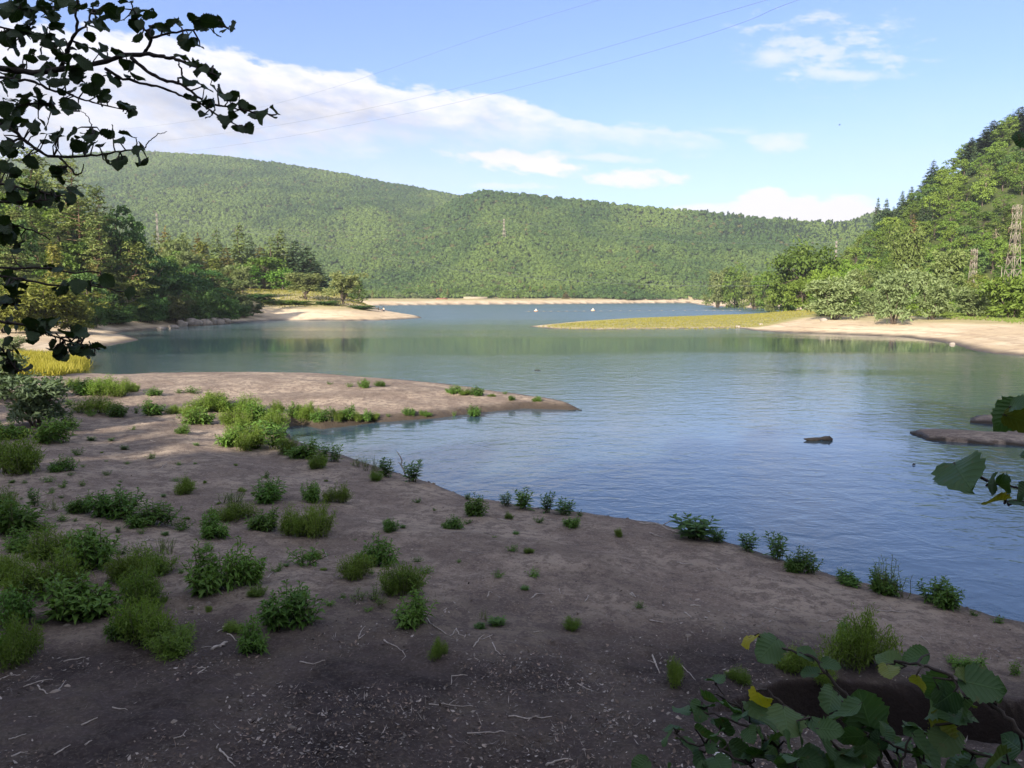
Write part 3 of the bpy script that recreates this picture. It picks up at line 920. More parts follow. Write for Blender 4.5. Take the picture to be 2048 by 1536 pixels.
# ---- right hillside wood
G_R = 'trees of the right hillside wood'
lab_R = 'leafy green broadleaf tree in the wood covering the steep right hillside'
r = np.random.default_rng(3)
spots = []
tries = 0
while len(spots) < 186 and tries < 9000:
    tries += 1
    px = 1610 + r.random() * 560; D = 268 + 185 * r.random() ** 0.9
    x = (px - 1024) / F * D
    if any((x - a) ** 2 + (D - b) ** 2 < 6.0 ** 2 for a, b in spots): continue
    spots.append((x, D))
spots = np.array(spots)
T_ = terrain(spots)
for (x, D), hr_, px, zz in zip(spots, T_['hr'], T_['px'], T_['z']):
    if hr_ < 1.0 or px < 1625: continue
    u = r.random()
    if px > 1800 and D > 330 and 0.10 < u < 0.16:
        k = 'spr'; lab = 'dark spruce among the broadleaf trees of the right hillside'
    elif u < 0.22: k = 'dark'; lab = lab_R
    elif u < 0.30: k = 'yel'; lab = 'yellowish green tree among darker ones on the right hillside'
    else: k = 'dec'; lab = lab_R
    v = 0.8 + 0.45 * r.random()
    hgt = (8.5 + 5.5 * r.random()) * (1.25 if k == 'spr' else 1)
    tree(k, x, D, hgt, 8.2 + 4 * r.random() if k != 'spr' else 5.5, lab, group=G_R if k != 'spr' else 'spruces on the right hillside',
         z=zz - 0.3, col=(1.05 * v, v, 0.9 * v) if k != 'yel' else (0.55 * v, 0.8 * v, 0.7 * v), var=int(r.integers(9)))
# spruces along its skyline
sky = [(2044, 213, 62), (2003, 252, 34), (1988, 240, 50), (1972, 262, 30), (1945, 274, 34), (1868, 320, 34), (1824, 372, 22), (1806, 381, 22),
       (1757, 394, 20), (1774, 397, 26), (1788, 412, 20), (2026, 240, 36)]
ordn = ['first', 'second', 'third', 'fourth', 'fifth', 'sixth', 'seventh', 'eighth', 'ninth', 'tenth', 'eleventh', 'twelfth', 'thirteenth', 'fourteenth',
        'fifteenth', 'sixteenth', 'seventeenth', 'eighteenth', 'nineteenth', 'twentieth', 'twenty first', 'twenty second', 'twenty third', 'twenty fourth',
        'twenty fifth', 'twenty sixth', 'twenty seventh', 'twenty eighth', 'twenty ninth', 'thirtieth']
for i, (px, top, w) in enumerate(sorted(sky)):
    tree_px('spr', px, top, 428, w * 1.35, f'pointed dark spruce on the right hillside skyline, {ordn[i]} from its lower left end',
            group='spruces on the right skyline', var=i)
tree_px('brown', 1828, 432, 320, 44, 'reddish brown conifer standing out on the right hillside', var=0)
tree_px('brown', 1880, 385, 410, 60, 'dull olive tree near the right hillside skyline', var=1, col=(0.5, 0.9, 0.7))
tree_px('brown', 1905, 360, 415, 55, 'olive brown tree below the right skyline spruces', var=1, col=(0.5, 0.95, 0.75))
tree_px('dec', 1990, 560, 262, 90, 'bright green tree between the two right pylons', col=(1.0, 1.2, 0.8), var=2)

# ---- shore trees and shrubs on the right
SR = [('rnd', 1612, 486, 262, 145, 'large round dark green tree at the foot of the right hill', (0.95, 0.86, 0.95), 0),
      ('rnd', 1582, 540, 268, 84, 'green bushy tree under the left side of the large round tree', (1.0, 0.95, 0.95), 1),
      ('rnd', 1634, 538, 256, 90, 'green bushy tree under the right side of the large round tree', (0.95, 0.9, 0.95), 1),
      ('rnd', 1608, 556, 250, 70, 'low leafy bush in front of the large round tree', (1.05, 1.0, 0.95), 0),
      ('wilt', 1822, 462, 258, 84, 'tall olive tree with a pale trunk before the right hillside', (0.72, 0.80, 0.42), 0),
      ('wil', 1672, 553, 160, 120, 'broad grey green willow bush at the left end of the right shore', (1.0, 1.08, 0.95), 1),
      ('wil', 1793, 540, 140, 98, 'grey willow with dark forked stem at the edge of the sand', (1.0, 1.08, 0.95), 1),
      ('wil', 1866, 546, 150, 100, 'grey green willow bush right of the dark stemmed willow', (0.98, 1.05, 0.9), 2),
      ('wil', 1742, 584, 172, 58, 'low grey willow bush between two larger willows', (1.0, 1.05, 0.9), 0),
      ('wilt', 1902, 495, 205, 92, 'tall feathery olive willow left of the small pylon', (0.80, 0.88, 0.55), 1),
      ('wil', 1945, 574, 160, 92, 'low pale willow bush below the small pylon', (0.98, 1.03, 0.85), 1),
      ('shr', 2030, 552, 150, 130, 'brownish green bush at the right edge of the shore', (1.9, 1.5, 1.0), 0),
      ('rnd', 1652, 533, 235, 70, 'light green tree beside the large round tree', (1.15, 1.15, 0.9), 0),
      ('wil', 1715, 540, 228, 70, 'olive bush behind the broad grey willow', (0.72, 0.75, 0.5), 2),
      ('wil', 1760, 538, 235, 70, 'olive green bush behind the forked willow', (0.6, 0.7, 0.42), 0),
      ('rnd', 1700, 520, 250, 76, 'green tree behind the shore willows', (1.0, 1.1, 0.9), 1),
      ('wil', 1437, 545, 520, 60, 'pale topped bush at the far left tip of the right shore', (0.85, 0.85, 0.6), 0),
      ('rnd', 1472, 528, 520, 80, 'olive tree behind the pale topped bush', (1.0, 0.95, 0.9), 3),
      ('wil', 1510, 552, 430, 66, 'rounded yellow olive bush left of the large round tree', (0.75, 0.78, 0.45), 1),
      ('rnd', 1536, 540, 400, 66, 'green tree touching the large round tree on its left', (1.0, 1.0, 0.9), 0),
      ('wil', 1545, 590, 345, 36, 'small pale bush above the far sand', (0.8, 0.8, 0.5), 2),
      ('shr', 1580, 588, 330, 46, 'small dark bush at the foot of the large round tree', (0.7, 0.8, 0.9), 1),
      ('dec', 2056, 500, 235, 100, 'green tree behind the large pylon', (0.9, 1.0, 0.9), 0),
      ('yel', 1962, 545, 235, 70, 'yellow green bush at the foot of the small pylon', (0.7, 0.85, 0.8), 0),
      ('dec', 1880, 520, 258, 70, 'green tree behind the feathery willow', (0.9, 1.05, 0.9), 1)]
for k, px, top, D, w, lab, col, var in SR:
    tree_px(k, px, top, D, w, lab, group='trees and bushes along the right shore', col=col, var=var)

# thicket between the named bushes
r = np.random.default_rng(23)
tk_ = []
for i in range(76):
    if i < 54: px, D = 1640 + r.random() * 430, 172 + 92 * r.random()
    else: px, D = 1415 + r.random() * 210, 345 + 190 * r.random()
    tk_.append(((px - 1024) / F * D, D, px))
T_ = terrain(np.array([q[:2] for q in tk_]))
for (x, D, px), zz, dd in zip(tk_, T_['z'], T_['d']):
    if dd < 10: continue
    k = ['wil', 'wil', 'rnd', 'shr'][int(r.integers(4))]
    v = 0.85 + 0.3 * r.random()
    lab, g = {'wil': ('grey green willow bush in the thicket behind the right shore', 'willow bushes of the right shore thicket'), 'rnd': ('green leafy bush in the thicket behind the right shore', 'leafy bushes of the right shore thicket'),
              'shr': ('darker green shrub in the thicket behind the right shore', 'dark shrubs of the right shore thicket')}[k]
    tree(k, x, D, 3.6 + 3.2 * r.random(), 6.5 + 4 * r.random(), lab, group=g, cat='bush', z=zz - 0.3, var=int(r.integers(9)),
         col={'wil': (0.8 * v, 0.9 * v, 0.7 * v), 'rnd': (1.25 * v, 1.2 * v, v), 'shr': (1.7 * v, 1.6 * v, 1.2 * v)}[k])

# ---- left hillside
SL = [('pine', 150, 392, 165, 110, 'tall orange barked pine on the left hillside spur', None, 0),
      ('pine', 190, 440, 160, 80, 'slender pine right of the tall orange barked pine', None, 1),
      ('pine', 60, 300, 178, 130, 'highest pine at the top of the left hillside', None, 2),
      ('pine', 130, 318, 176, 90, 'sunlit pine just below the top of the left hillside', None, 0),
      ('pine', 188, 372, 172, 70, 'yellowish pine on the left hill skyline', None, 1),
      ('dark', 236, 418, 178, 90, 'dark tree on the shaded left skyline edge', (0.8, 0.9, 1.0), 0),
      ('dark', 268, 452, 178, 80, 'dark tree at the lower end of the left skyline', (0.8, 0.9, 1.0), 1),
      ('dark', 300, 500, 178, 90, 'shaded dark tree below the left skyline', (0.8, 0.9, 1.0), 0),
      ('pine', 268, 485, 162, 92, 'sunlit pine with bare lower trunk near the left water edge', (1.15, 1.05, 0.9), 1),
      ('yel', 250, 560, 158, 70, 'light green young tree under the bare trunked pine', (0.7, 0.9, 0.9), 0),
      ('pop', 108, 492, 132, 78, 'pale yellow green poplar behind the rounded willow', (0.8, 0.85, 0.9), 1),
      ('pine', 182, 528, 150, 56, 'small rusty tipped pine between poplar and water', (1.5, 1.05, 0.9), 2),
      ('pine', 20, 470, 140, 90, 'sunlit pine at the left edge behind the branch', None, 0),
      ('yelwil', 78, 566, 112, 200, 'wide rounded yellow green willow on the left shore', (0.88, 0.98, 0.9), 0),
      ('yelwil', 5, 585, 105, 130, 'yellow green willow at the left edge of the shore', (0.85, 0.95, 0.9), 0),
      ('yelwil', 150, 605, 116, 80, 'smaller yellow green willow reaching towards the water', (0.8, 0.95, 0.9), 0),
      ('wil', 20, 672, 78, 70, 'pale grey willow bush left of the mud bank', (0.8, 0.85, 0.8), 1),
      ('dark', 215, 560, 160, 90, 'dark green bushy tree above the rocky left bank', (0.8, 0.95, 1.0), 1),
      ('shr', 232, 612, 160, 56, 'dark shrub over the rocky left bank', (0.9, 1.0, 1.0), 0),
      ('shr', 300, 600, 162, 60, 'dark green shrub at the bend of the left bank', (0.8, 1.0, 1.0), 1),
      ('wil', 352, 592, 172, 70, 'brownish bush leaning over the rocks of the left bank', (0.55, 0.50, 0.40), 0),
      ('shr', 405, 588, 180, 70, 'grey green shrub above the left boulders', (1.1, 1.1, 1.1), 1),
      ('shr', 455, 598, 193, 50, 'rounded green shrub beside the red earth cutting', (1.0, 1.15, 1.0), 0),
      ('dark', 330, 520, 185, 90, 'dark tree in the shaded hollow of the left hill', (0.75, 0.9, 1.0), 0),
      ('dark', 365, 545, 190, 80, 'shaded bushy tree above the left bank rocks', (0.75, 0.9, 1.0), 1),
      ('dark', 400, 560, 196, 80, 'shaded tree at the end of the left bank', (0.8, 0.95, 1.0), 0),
      ('dark', 440, 572, 205, 60, 'shaded low tree beside the cape meadow', (0.85, 1.0, 1.0), 1)]
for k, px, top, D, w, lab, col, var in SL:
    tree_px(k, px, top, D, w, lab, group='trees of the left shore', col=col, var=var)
r = np.random.default_rng(8)
sp = []
tries = 0
while len(sp) < 74 and tries < 5000:
    tries += 1
    px = -160 + r.random() * 560; D = 124 + 85 * r.random()
    x = (px - 1024) / F * D
    if any((x - a) ** 2 + (D - b) ** 2 < 5.2 ** 2 for a, b in sp): continue
    sp.append((x, D))
T_ = terrain(np.array(sp))
for (x, D), hl_, px, zz, dd in zip(sp, T_['hl'], T_['px'], T_['z'], T_['d']):
    if dd < 7: continue
    u = r.random()
    k = 'pine' if u < 0.34 and px < 230 else ('dark' if u < 0.7 else 'dec')
    lab = {'pine': 'pine with olive needles in the wood on the left hillside', 'dark': 'dark broadleaf tree in the wood on the left hillside',
           'dec': 'green broadleaf tree in the wood on the left hillside'}[k]
    hh = (6.5 + 4.0 * r.random()) * (1.2 if k == 'pine' else 1) * (0.72 if px > 240 else 1)
    tree(k, x, D, hh, 6.5 + 2.5 * r.random(), lab, group={'pine': 'pines', 'dark': 'dark broadleaf trees', 'dec': 'green broadleaf trees'}[k] + ' of the left hillside wood',
         z=zz - 0.3, var=int(r.integers(9)))

# low shrubs along the foot of the left bank
lb = [(q, 640 - (q - 190) * 0.02) for q in range(196, 500, 17)]
r = np.random.default_rng(37)
pts_ = []
for px in range(190, 520, 15):
    for D in np.arange(120, 240, 2.0):
        x = (px - 1024) / F * D
        dd = terrain(np.array([[x, D]]))['d'][0]
        if dd > 4.0 + 3.5 * r.random():
            pts_.append((x, D)); break
for x, D in pts_:
    v = 0.8 + 0.4 * r.random(); k = 'shr' if r.random() < 0.6 else 'wil'
    tree(k, x, D, 2.2 + 2.2 * r.random(), 5.0 + 3 * r.random(), 'low shrub on the bank above the boulders of the left shore', group='low shrubs of the left bank', cat='shrub',
         col=(v, 1.05 * v, v) if k == 'shr' else (0.5 * v, 0.55 * v, 0.45 * v), var=int(r.integers(9)))

# ---- cape
SC_ = [('sprlit', 478, 447, 330, 66, 'tallest conifer of the cape with a broken side', None, 0), ('sprlit', 432, 455, 335, 44, 'slim conifer left of the tallest cape conifer', None, 1),
       ('sprlit', 560, 458, 335, 70, 'tall lit conifer in the middle of the cape grove', None, 0), ('sprlit', 540, 475, 330, 54, 'conifer between the two tall cape conifers', None, 1),
       ('spr', 590, 480, 335, 56, 'dark spruce on the right side of the cape grove', None, 0), ('spr', 614, 492, 332, 56, 'dark spruce at the right end of the cape grove', None, 1),
       ('spr', 500, 470, 340, 44, 'dark spruce behind the tallest cape conifer', None, 2), ('spr', 628, 520, 325, 40, 'low dark spruce at the right foot of the cape grove', None, 0),
       ('brown', 330, 455, 345, 46, 'rusty larch on the left of the cape grove', (1.2, 1.25, 0.8), 0), ('brown', 395, 468, 345, 46, 'rusty conifer in the cape grove', (1.1, 1.1, 0.8), 0),
       ('brown', 452, 490, 322, 40, 'brownish conifer below the tallest cape conifer', (0.9, 1.1, 0.8), 0), ('brown', 365, 474, 345, 40, 'orange brown conifer behind the pale birch', (1.2, 1.2, 0.8), 0),
       ('brown', 520, 490, 330, 44, 'reddish conifer between the cape spruces', (0.8, 1.0, 0.8), 0),
       ('sprlit', 310, 465, 335, 56, 'olive conifer at the left end of the cape grove', (0.9, 0.9, 0.9), 1),
       ('pop', 405, 486, 300, 44, 'light yellow green poplar in front of the cape conifers', (0.75, 0.9, 0.8), 0), ('pop', 430, 518, 280, 40, 'shorter yellow green poplar beside the taller poplar', (0.72, 0.9, 0.8), 1),
       ('wilt', 352, 478, 300, 70, 'pale feathery tree at the left of the cape grove', (0.8, 0.85, 0.6), 0), ('wilt', 378, 500, 290, 60, 'pale grey tree before the rusty conifers', (0.75, 0.8, 0.6), 1),
       ('dec', 528, 512, 296, 90, 'bright green broadleaf tree above the cape meadow', (1.05, 1.05, 0.9), 0), ('dec', 500, 530, 290, 60, 'green tree left of the bright broadleaf tree', (0.95, 1.2, 0.9), 1),
       ('dec', 565, 535, 292, 60, 'green tree right of the bright broadleaf tree', (0.9, 1.15, 0.9), 2), ('pine', 455, 530, 270, 50, 'lit pine at the edge of the cape meadow', (0.9, 1.0, 1.0), 0),
       ('wilt', 484, 533, 255, 50, 'grey willow at the left end of the cape meadow', (0.85, 0.88, 0.7), 0),
       ('wilt', 610, 543, 262, 78, 'round pale willow standing on the cape meadow', (0.95, 0.92, 0.68), 1), ('wilt', 684, 546, 252, 76, 'pale willow with dark stem at the cape shore', (0.95, 0.92, 0.68), 0),
       ('pop', 716, 560, 275, 30, 'small green poplar beside the pale cape willow', (0.5, 0.85, 0.7), 0), ('shr', 724, 611, 246, 60, 'flat dark bush near the tip of the cape', (0.8, 0.9, 0.9), 0),
       ('shr', 655, 612, 250, 60, 'dark low bush between the two pale willows', (0.9, 1.0, 0.9), 1), ('shr', 515, 588, 245, 80, 'dark rounded bush at the left foot of the meadow', (0.8, 0.95, 0.9), 0),
       ('shr', 560, 610, 245, 70, 'olive hedge bush under the cape meadow', (1.6, 1.4, 0.9), 1), ('shr', 600, 612, 246, 60, 'low olive bush under the round willow', (1.5, 1.4, 0.9), 0),
       ('shr', 640, 590, 300, 50, 'dark bush behind the cape meadow', (0.8, 0.9, 1.0), 1), ('wil', 465, 560, 240, 60, 'grey bush left of the meadow willow', (0.7, 0.75, 0.6), 2),
       ('wil', 480, 590, 228, 60, 'olive grey bush above the red earth cutting', (0.6, 0.65, 0.5), 0), ('dark', 425, 540, 240, 70, 'shaded tree in front of the poplars', (0.85, 1.0, 0.9), 1),
       ('dark', 390, 530, 250, 70, 'shaded tree below the pale grey tree', (0.85, 1.0, 0.9), 0), ('dec', 340, 505, 280, 60, 'green tree under the rusty larch', (0.8, 0.9, 0.9), 3)]
for k, px, top, D, w, lab, col, var in SC_:
    tree_px(k, px, top, D, w * (1.55 if k in ('spr', 'sprlit', 'brown', 'pop') else 1.1), lab, group='trees of the cape', col=col, var=var)

# ---- trees and bushes along the far shore
r = np.random.default_rng(17)
fs = []
for i in range(96):
    px = 742 + i * 6.95 + r.normal() * 4
    D = 930 + 120 * r.random() if px < 1150 else 1060 + 130 * r.random()
    fs.append(((px - 1024) / F * D, D))
T_ = terrain(np.array(fs))
for (x, D), zz, dd in zip(fs, T_['z'], T_['d']):
    for q in range(30):
        if dd > 9: break
        D += 12; x *= D / (D - 12)
        tt = terrain(np.array([[x, D]])); zz = tt['z'][0]; dd = tt['d'][0]
    u = r.random(); v = 0.8 + 0.4 * r.random()
    k = 'wil' if u < 0.30 else ('dec' if u < 0.8 else ('brown' if u < 0.86 else 'pop'))
    lab = {'wil': 'pale grey bush along the far sandy shore', 'dec': 'green tree along the far sandy shore', 'brown': 'brownish tree along the far sandy shore',
           'pop': 'light green slender tree along the far sandy shore'}[k]
    hh = (6.5 + 6 * r.random()) if k != 'wil' else 4.5 + 3 * r.random()
    tree(k, x, D, hh, {'pop': 4.5}.get(k, 10 + 6 * r.random()), lab, group={'wil': 'pale bushes', 'dec': 'green trees', 'brown': 'brownish trees', 'pop': 'slender trees'}[k] + ' along the far shore',
         z=zz - 0.2, col=(v, v * 1.05, v * 0.9), var=int(r.integers(9)))

# ---- the wood behind and left of the camera that shades the near shore
r = np.random.default_rng(29)
G_W = 'trees of the wood behind the near shore'
tanel = math.tan(SUN_EL)
placed = []
for row in range(3):
    for i in range(29):
        x0 = -112 + 165 * (i + 0.4 * row) / 28
        y0 = -22 - 0.3 * (x0 + 90)
        q = row * 7.0
        placed.append((x0 + SUN_TO[0] * q + r.normal() * 1.2, y0 + SUN_TO[1] * q + r.normal() * 1.2, q, x0))
Tz = terrain(np.array([[a, b] for a, b, _, _ in placed]))['z']
tr0, cr0, h0_, r0_ = make_deciduous(61, h=11, rad=4.6, ncl=42, nl=30, leaf=0.95, low=0.06)
WT, WC = MB(), MB()
for (x, y, q, x0), zz in zip(placed, Tz):
    topz = EDGE_TOP + 12 * smooth(x0, -36, -18) + 1.0 * r.normal() + q * tanel * 0.5
    hh = max(8.0, topz - zz); ww = 14 + 3 * r.random(); an = r.random() * 6.28
    M = np.array([[math.cos(an), -math.sin(an), 0], [math.sin(an), math.cos(an), 0], [0, 0, 1]]) @ np.diag([ww / (2 * r0_), ww / (2 * r0_), hh / h0_])
    WT.merge(tr0, M=M, off=(x, y, zz - 0.2)); WC.merge(cr0, M=M, off=(x, y, zz - 0.2))
wood = WC.build('woodland', M_DARK)
tag(wood, 'tall leafy wood standing behind the near shore', 'woodland', kind='stuff')
WT.build('trunks', M_BARK, wood, smooth=True)

# ---- the far wooded hills: one mass of crowns
def far_forest():
    r = np.random.default_rng(41)
    temps = []
    for k in range(10):
        rr = np.random.default_rng(500 + k)
        n = 46 if k < 8 else 40
        dv = rdir(n, rr)
        dv[:, 2] = np.abs(dv[:, 2]) * 1.0 - 0.15
        if k < 8:
            lob = 0.75 + 0.5 * vnoise(np.arctan2(dv[:, 0], dv[:, 1]) * 1.3 + k * 9, dv[:, 2] * 2, k)
            P = dv * lob[:, None] * np.array([1, 1, 0.95]); P[:, 2] += 0.75
            N = unit(dv + rr.normal(size=(n, 3)) * 0.24); size = 0.62
        else:
            t = rr.random(n) ** 0.8
            a = rr.random(n) * 6.28
            R = (1 - t) * 0.62
            P = np.stack([np.cos(a) * R, np.sin(a) * R, 0.2 + 1.9 * t], 1)
            N = unit(np.stack([np.cos(a), np.sin(a), 0.5 + 0 * a], 1) + rr.normal(size=(n, 3)) * 0.4); size = 0.55
        T = rr.normal(size=(n, 3)); T = unit(T - N * np.sum(T * N, 1)[:, None]); S = np.cross(N, T)
        s = size * (0.7 + 0.6 * rr.random(n))[:, None]
        tri = np.stack([P - T * s * 0.6 - S * s * 0.5, P - T * s * 0.5 + S * s * 0.55, P + T * s * 0.75 + S * s * 0.05], 1)
        temps.append(tri.reshape(-1, 3))
    N0 = 130000
    y = np.sqrt(r.random(N0) * (2330.0 ** 2 - 960.0 ** 2) + 960.0 ** 2)
    px = -130 + r.random(N0) * 2300
    x = (px - 1024) / F * y
    t = terrain(np.stack([x, y], 1))
    z = t['z']
    # grow only where the slope can be seen from the lake side
    keep = (t['d'] > 14) & (r.random(N0) < 0.7 + 0.3 * (y < 1500))
    elev = (z - CZ) / y
    b = np.clip(((px + 130) / 2300 * 500).astype(int), 0, 499)
    order = np.argsort(y)
    mx = np.full(500, -1.0); vis = np.zeros(N0, bool)
    for i in order:
        if elev[i] > mx[b[i]] - 0.010: vis[i] = True
        if elev[i] > mx[b[i]]: mx[b[i]] = elev[i]
    keep &= vis
    x, y, z, px = x[keep], y[keep], z[keep], px[keep]
    n = len(x)
    print('far crowns', n)
    low = 1 - smooth(z, 6, 30)
    sc = (2.7 + 2.2 * r.random(n)) * (1 - 0.30 * low)
    sc *= 1 + 0.12 * smooth(y, 1400, 2200)
    con = (r.random(n) < 0.35 * smooth(px, 1380, 1480) * smooth(z, 95, 130)) | (r.random(n) < 0.02)
    idx = np.where(con, 8 + r.integers(2, size=n), r.integers(8, size=n))
    a = r.random(n) * 6.28
    big = fbm(x / 160, y / 240, 3, 81); mid = fbm(x / 45, y / 60, 2, 83); one = r.random(n)
    tone = np.clip(0.5 + big * 2.3 + mid * 1.1 + (one - 0.5) * 0.5, 0, 1)
    ca = np.array([0.048, 0.092, 0.026]); cb = np.array([0.114, 0.168, 0.042])
    col = ca + (cb - ca) * tone[:, None]
    brown = (r.random(n) < 0.01 + 0.06 * (fbm(x / 90, y / 120, 2, 91) > 0.12))
    col = np.where(brown[:, None], np.array([0.105, 0.105, 0.038]), col)
    col = np.where(con[:, None], np.array([0.026, 0.048, 0.022]) * (0.8 + 0.5 * one[:, None]), col)
    mb = MB()
    for k in range(10):
        s = np.where(idx == k)[0]
        if len(s) == 0: continue
        tv = temps[k]
        c, sn = np.cos(a[s])[:, None], np.sin(a[s])[:, None]
        sx = sc[s][:, None] * (0.95 if k >= 8 else 1.0)
        vx = (tv[None, :, 0] * c - tv[None, :, 1] * sn) * sx + x[s][:, None]
        vy = (tv[None, :, 0] * sn + tv[None, :, 1] * c) * sx + y[s][:, None]
        vz = tv[None, :, 2] * sx * 1.1 + z[s][:, None]
        V = np.stack([vx, vy, vz], -1).reshape(-1, 3)
        C = np.repeat(col[s], len(tv), axis=0)
        mb.add(V, np.arange(len(V)).reshape(-1, 3), C)
    m, nt, out = new_mat('far_forest_foliage')
    at = nt.n('ShaderNodeAttribute', attribute_name='tint'); geo = nt.n('ShaderNodeNewGeometry')
    p = nt.n('ShaderNodeBsdfPrincipled'); p.inputs['Roughness'].default_value = 0.7; p.inputs['Specular IOR Level'].default_value = 0.15
    c = nt.mix(geo.outputs['Random Per Island'], (0.88, 0.88, 0.9), (1.12, 1.12, 1.08))
    c = nt.mix(1.0, c, at.outputs['Vector'], 'MULTIPLY')
    nt.L.new(c, p.inputs['Base Color'])
    tr = nt.n('ShaderNodeBsdfTranslucent'); nt.L.new(c, tr.inputs[0])
    mx_ = nt.n('ShaderNodeMixShader'); mx_.inputs[0].default_value = 0.32
    nt.L.new(p.outputs[0], mx_.inputs[1]); nt.L.new(tr.outputs[0], mx_.inputs[2]); nt.L.new(mx_.outputs[0], out.inputs[0])
    o = mb.build('far_forest', m, attr='tint')
    tag(o, 'dense green forest covering the far hills', 'forest', kind='stuff')


far_forest()
# ------------------------------------------------------------------ weeds on the bare shore
M_WEED = leaf_mat('weed_leaf', (0.064, 0.148, 0.034), (0.108, 0.208, 0.044), trans=0.3, nscale=2.0)
M_FINE = leaf_mat('feathery_weed_leaf', (0.092, 0.168, 0.031), (0.146, 0.220, 0.041), trans=0.35, nscale=2.0)
M_STEM = simple_mat('weed_stem', (0.10, 0.11, 0.045), 0.8, var=0.3)


def lance(mb, P, T, L, Wd, r, droop=0.35):
    """narrow folded leaf with a drooping tip: 2 quads per side"""
    P = np.asarray(P, float); n = len(P)
    T = unit(T)
    up = np.array([0, 0, 1.0]) + r.normal(size=(n, 3)) * 0.35
    S = unit(np.cross(T, up)); N = unit(np.cross(S, T))
    L = np.broadcast_to(L, (n,))[:, None]; Wd = np.broadcast_to(Wd, (n,))[:, None]
    g = np.array([0, 0, -1.0])
    m = P + T * L * 0.5 + g * L * droop * 0.18
    t = P + T * L + g * L * droop * 0.75
    f = N * Wd * 0.22
    a = P + T * L * 0.42 + S * Wd * 0.5 + f; b = P + T * L * 0.42 - S * Wd * 0.5 + f
    V = np.stack([P, a, m, b, t], 1).reshape(-1, 3)
    i = np.arange(n)[:, None] * 5
    Fc = np.concatenate([i + np.array([[0, 2, 1, 1]]), i + np.array([[0, 3, 2, 2]])], 0)
    tri = np.concatenate([i + np.array([[0, 2, 1]]), i + np.array([[0, 3, 2]]), i + np.array([[1, 2, 4]]), i + np.array([[2, 3, 4]])], 0)
    mb.add(V, tri)


def weed_proto(kind, seed):
    r = np.random.default_rng(seed)
    st = MB(); lf = MB()
    cfg = {'broad': dict(n=44, spread=1.0, L=0.165, Wd=0.052, per=15, h=0.66),
           'fine': dict(n=58, spread=1.05, L=0.105, Wd=0.020, per=20, h=0.62),
           'spike': dict(n=9, spread=0.42, L=0.15, Wd=0.050, per=20, h=0.74),
           'low': dict(n=12, spread=1.15, L=0.20, Wd=0.050, per=8, h=0.42),
           'sparse': dict(n=22, spread=0.8, L=0.10, Wd=0.018, per=12, h=0.80)}[kind]
    K = {'broad': 4, 'fine': 6, 'sparse': 3}.get(kind, 1)
    sub = [(0.0, 0.0, 1.0)] + [(0.34 * math.sqrt(r.random()) * math.cos(q), 0.34 * math.sqrt(r.random()) * math.sin(q), 0.45 + 0.5 * r.random()) for q in r.random(K - 1) * 6.283]
    for i in range(cfg['n']):
        cx_, cy_, hk = sub[i % K]
        a = r.random() * 6.283
        lean = cfg['spread'] * math.sqrt(r.random())
        hh = cfg['h'] * (1 - 0.38 * (lean / 1.1) ** 2) * ((0.75 + 0.32 * r.random()) if kind not in ('fine', 'sparse') else (0.5 + 0.65 * r.random()))
        o = r.random() * 0.10
        hh *= hk; lk = 0.44 if K == 1 else 0.27
        b = np.array([cx_ + math.cos(a) * o, cy_ + math.sin(a) * o, -0.03])
        tip = np.array([cx_ + math.cos(a) * lean * lk, cy_ + math.sin(a) * lean * lk, hh])
        t = np.linspace(0, 1, 5)[:, None]
        P = b + (tip - b) * t; P[:, 2] += 0.10 * hh * np.sin(t[:, 0] * 3.14); P[:, :2] += r.normal(size=(5, 2)) * 0.010
        st.add(*tube(P, np.linspace(0.008, 0.003, 5), 4, cap=False))
        k = cfg['per']
        tt = (np.arange(k) + r.random(k)) / k * 0.9 + 0.12
        tt = np.clip(tt, 0, 1)
        if kind in ('fine', 'sparse'): tt = tt ** 0.65
        Q = np.stack([np.interp(tt, t[:, 0], P[:, c]) for c in range(3)], 1)
        aa = np.arange(k) * 2.4 + r.random() * 6
        Td = np.stack([np.cos(aa), np.sin(aa), 0.35 + 0.9 * (tt > 0.85) + 0.25 * r.normal(size=k)], 1)
        sz = cfg['L'] * (1.1 - 0.45 * tt) * (0.75 + 0.5 * r.random(k))
        if kind == 'fine':
            # little side sprays of needle leaves
            Q = np.repeat(Q, 3, 0) + r.normal(size=(k * 3, 3)) * np.array([0.05, 0.05, 0.035])
            Td = np.repeat(Td, 3, 0) + r.normal(size=(k * 3, 3)) * 0.7; sz = np.repeat(sz, 3) * (0.6 + 0.7 * r.random(k * 3))
        Q[:, 2] = np.maximum(Q[:, 2], 0.01)
        lance(lf, Q, Td, sz, sz * cfg['Wd'] / cfg['L'], r, droop=0.55 if kind in ('broad', 'low') else 0.2)
    if kind == 'spike':
        pass
    V = np.concatenate(lf.V)
    cen = np.array([np.percentile(V[:, 0], [4, 96]).mean(), np.percentile(V[:, 1], [4, 96]).mean(), 0])
    for m_ in (st, lf): m_.V = [v - cen for v in m_.V]
    w = 0.5 * (np.ptp(np.percentile(V[:, 0], [3, 97])) + np.ptp(np.percentile(V[:, 1], [3, 97]))); h = np.percentile(V[:, 2], 99)
    return st.mesh(kind + '_weed_stems', M_STEM), lf.mesh(kind + '_weed_leaves', M_FINE if kind in ('fine', 'sparse') else M_WEED), w, h


WP = {k: [weed_proto(k, 40 + 7 * i + len(k)) for i in range(3)] for k in ('broad', 'fine', 'spike', 'low', 'sparse')}
LOOK = {'broad': 'leafy dark green weed', 'fine': 'feathery yellow green weed', 'spike': 'upright leafy weed', 'low': 'low green weed', 'sparse': 'thin wispy weed'}
